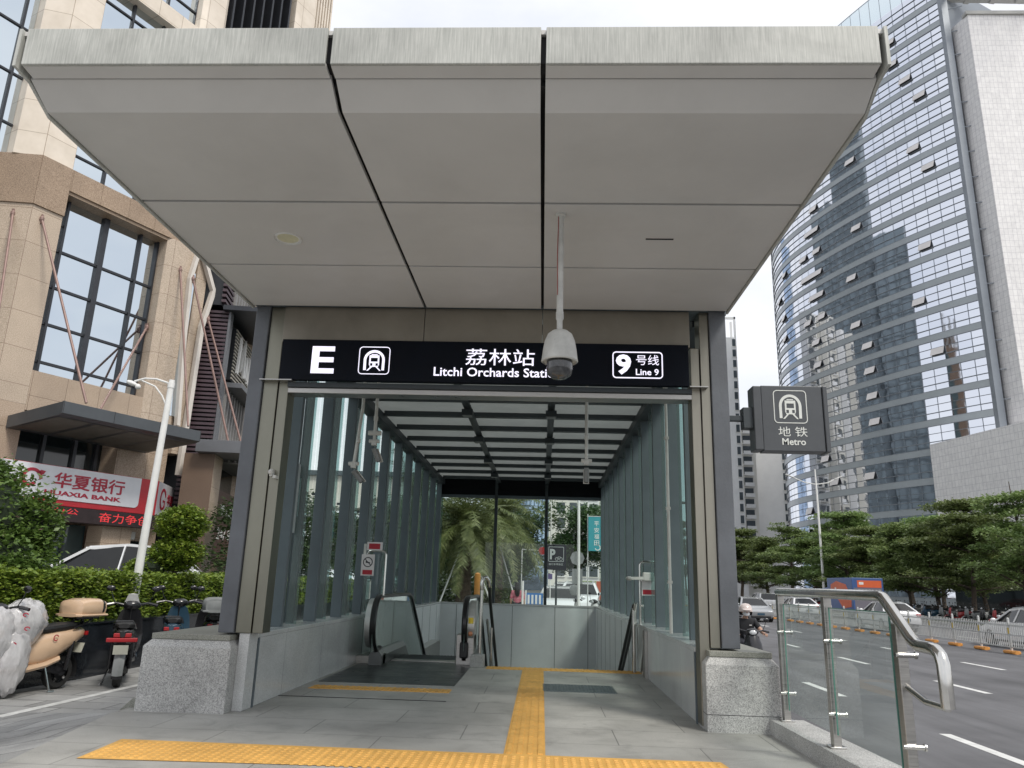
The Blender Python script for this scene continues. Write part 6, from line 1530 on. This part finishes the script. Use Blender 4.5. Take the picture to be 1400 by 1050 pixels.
for k in range(4): b.box(-.48+.13*k,-.41+.13*k,26.985,26.999,.5,.8)
for x in(-.56,.06): b.box(x,x+.04,26.98,27.06,-.35,.95)
b.build('stripe',M['white'],BB)
b=MB();b.tube([(-.62,25.5,-.35),(-.62,25.5,1.25)],.035,8);tag(b.build('bollard',M['white'],smooth=True),'white bollard pole beside the person in pink beyond the rear glass','bollard')
for x,c,l in((2.28,'lime','lime green hoarding panel beyond the rear glass'),(3.06,'hoardred','orange red hoarding panel beyond the rear glass')):
    M[c]=mat(c,(.22,.32,.07) if c=='lime' else (.48,.12,.07),.55,0,.1,1)
    b=MB();b.box(x-.0,x+(.76 if c=='lime' else 1.6),44,44.08,-.35,1.42);tag(b.build('hoarding',M[c]),l,'hoarding')
tr_=thing('no_entry_sign',(-.55,38,-.35),'small red round traffic sign on an arm beyond the rear glass','sign')
b=MB();b.lathe([(.001,.0),(.19,.0),(.19,.03),(.001,.03)],(-.0,38,2.75),16,'y',caps=False);b.build('disc',M['bikered'],tr_,fix=True);b=MB();b.tube([(-1.0,38.05,2.8),(.1,38.05,2.75)],.025,6);b.tube([(-1.0,38.05,-.35),(-1.0,38.05,2.8)],.03,6);b.build('arm',M['fencew'],tr_)
ds=thing('direction_sign',(.35,33,-.35),'small purple and white round sign on a thin white post behind the parking sign','sign')
b=MB();b.tube([(.35,33,-.35),(.35,33,5.5)],.02,6);b.build('post',M['white'],ds);b=MB();b.lathe([(.001,0),(.10,0),(.10,.02),(.001,.02)],(.35,32.96,1.75),14,'y',caps=False);b.build('disc',M['offwhite'],ds,fix=True)
M['purplesign']=mat('purple_plate',(.07,.05,.16),.5,0,.1,5);b=MB();b.box(.26,.44,32.95,32.97,1.38,1.6);b.build('plate',M['purplesign'],ds)
def bushtree(name,loc,h,R,label,seed,n=16000,size=.27,m='tleaf2',group='trees beyond the glass walls'):
    r=random.Random(seed);t=local(thing(name,loc,label,'tree',group))
    w=MB();w.tube([(0,0,-.2),(.05,0,h*.4),(0,.05,h*.8)],[.16,.12,.04],7);b=MB()
    for i in range(16):
        a=r.uniform(0,6.28);q=r.random()**.6*R*.72;c=V((math.cos(a)*q,math.sin(a)*q,h*r.uniform(.42,.92)));w.tube([(0,0,h*.38),c],[.05,.015],5,caps=False)
        rr=R*r.uniform(.30,.48);leafshell(b,c,rr,rr,rr*.75,n//16,size,.6,r,up=.35)
    w.build('trunk',M['bark'],t);b.build('crown',M[m],t);return t
B0=bushtree('round_tree',(3.0,62,-.4),8.0,4.2,'round leafy tree behind the parking sign, seen through the rear glass',31)
dup(B0,(8.0,66,-.4),1,'round leafy tree behind the teal banner, seen through the rear glass')
dup(B0,(-3.5,64,-.4),2,'round leafy tree behind the blue barrier, seen through the rear glass')
dup(B0,(-9.5,60,-.4),3,'round leafy tree left of the palms, seen between the slats')
o=dup(B0,(-8.3,24,-.4),2.4,'round leafy tree outside the left slats, nearest the mall');o.scale=(.62,.62,.5)
o=dup(B0,(-7.6,33,-.4),4,'round leafy tree outside the left slats, behind the nearest one');o.scale=(.7,.7,.55)
o=dup(B0,(-7.0,44,-.4),5,'round leafy tree outside the left slats, farthest one');o.scale=(.9,.9,.7)
fb=thing('footbridge',(-16,62,5),'beige covered footbridge crossing beyond the left slats','bridge')
b=MB();b.box(-24,-9.2,62,65,6.8,7.5);b.box(-24,-9.2,62,62.2,7.5,9.4);b.build('deck',M['aptbeige'],fb);b=MB();b.box(-24,-9.2,61.7,65.3,9.41,9.8);b.build('roof',M['slate'],fb);b=MB();b.box(-11,-9.6,62.5,64.5,-.4,6.79);b.build('pier',M['aptbeige'],fb)
# scooters parked behind the rear glass, right
SC2=scooter((2.15,23.4,-.35),rad(200),'grey and white scooter nearest the rear right corner outside the glass','bikewhite')
dup(SC2,(2.0,25.0,-.35),rad(215),'grey and white scooter behind the nearest one outside the rear right corner')
dup(SC2,(1.6,26.6,-.35),rad(190),'grey and white scooter farthest back by the white car outside the rear glass')
dup(B0,(-5.6,42,-.4),.7,'round leafy tree behind the nearest palm, seen through the rear glass').scale=(.75,.75,.62)
dup(B0,(-2.6,48,-.4),2.2,'round leafy tree behind the middle palm, seen through the rear glass').scale=(.7,.7,.6)
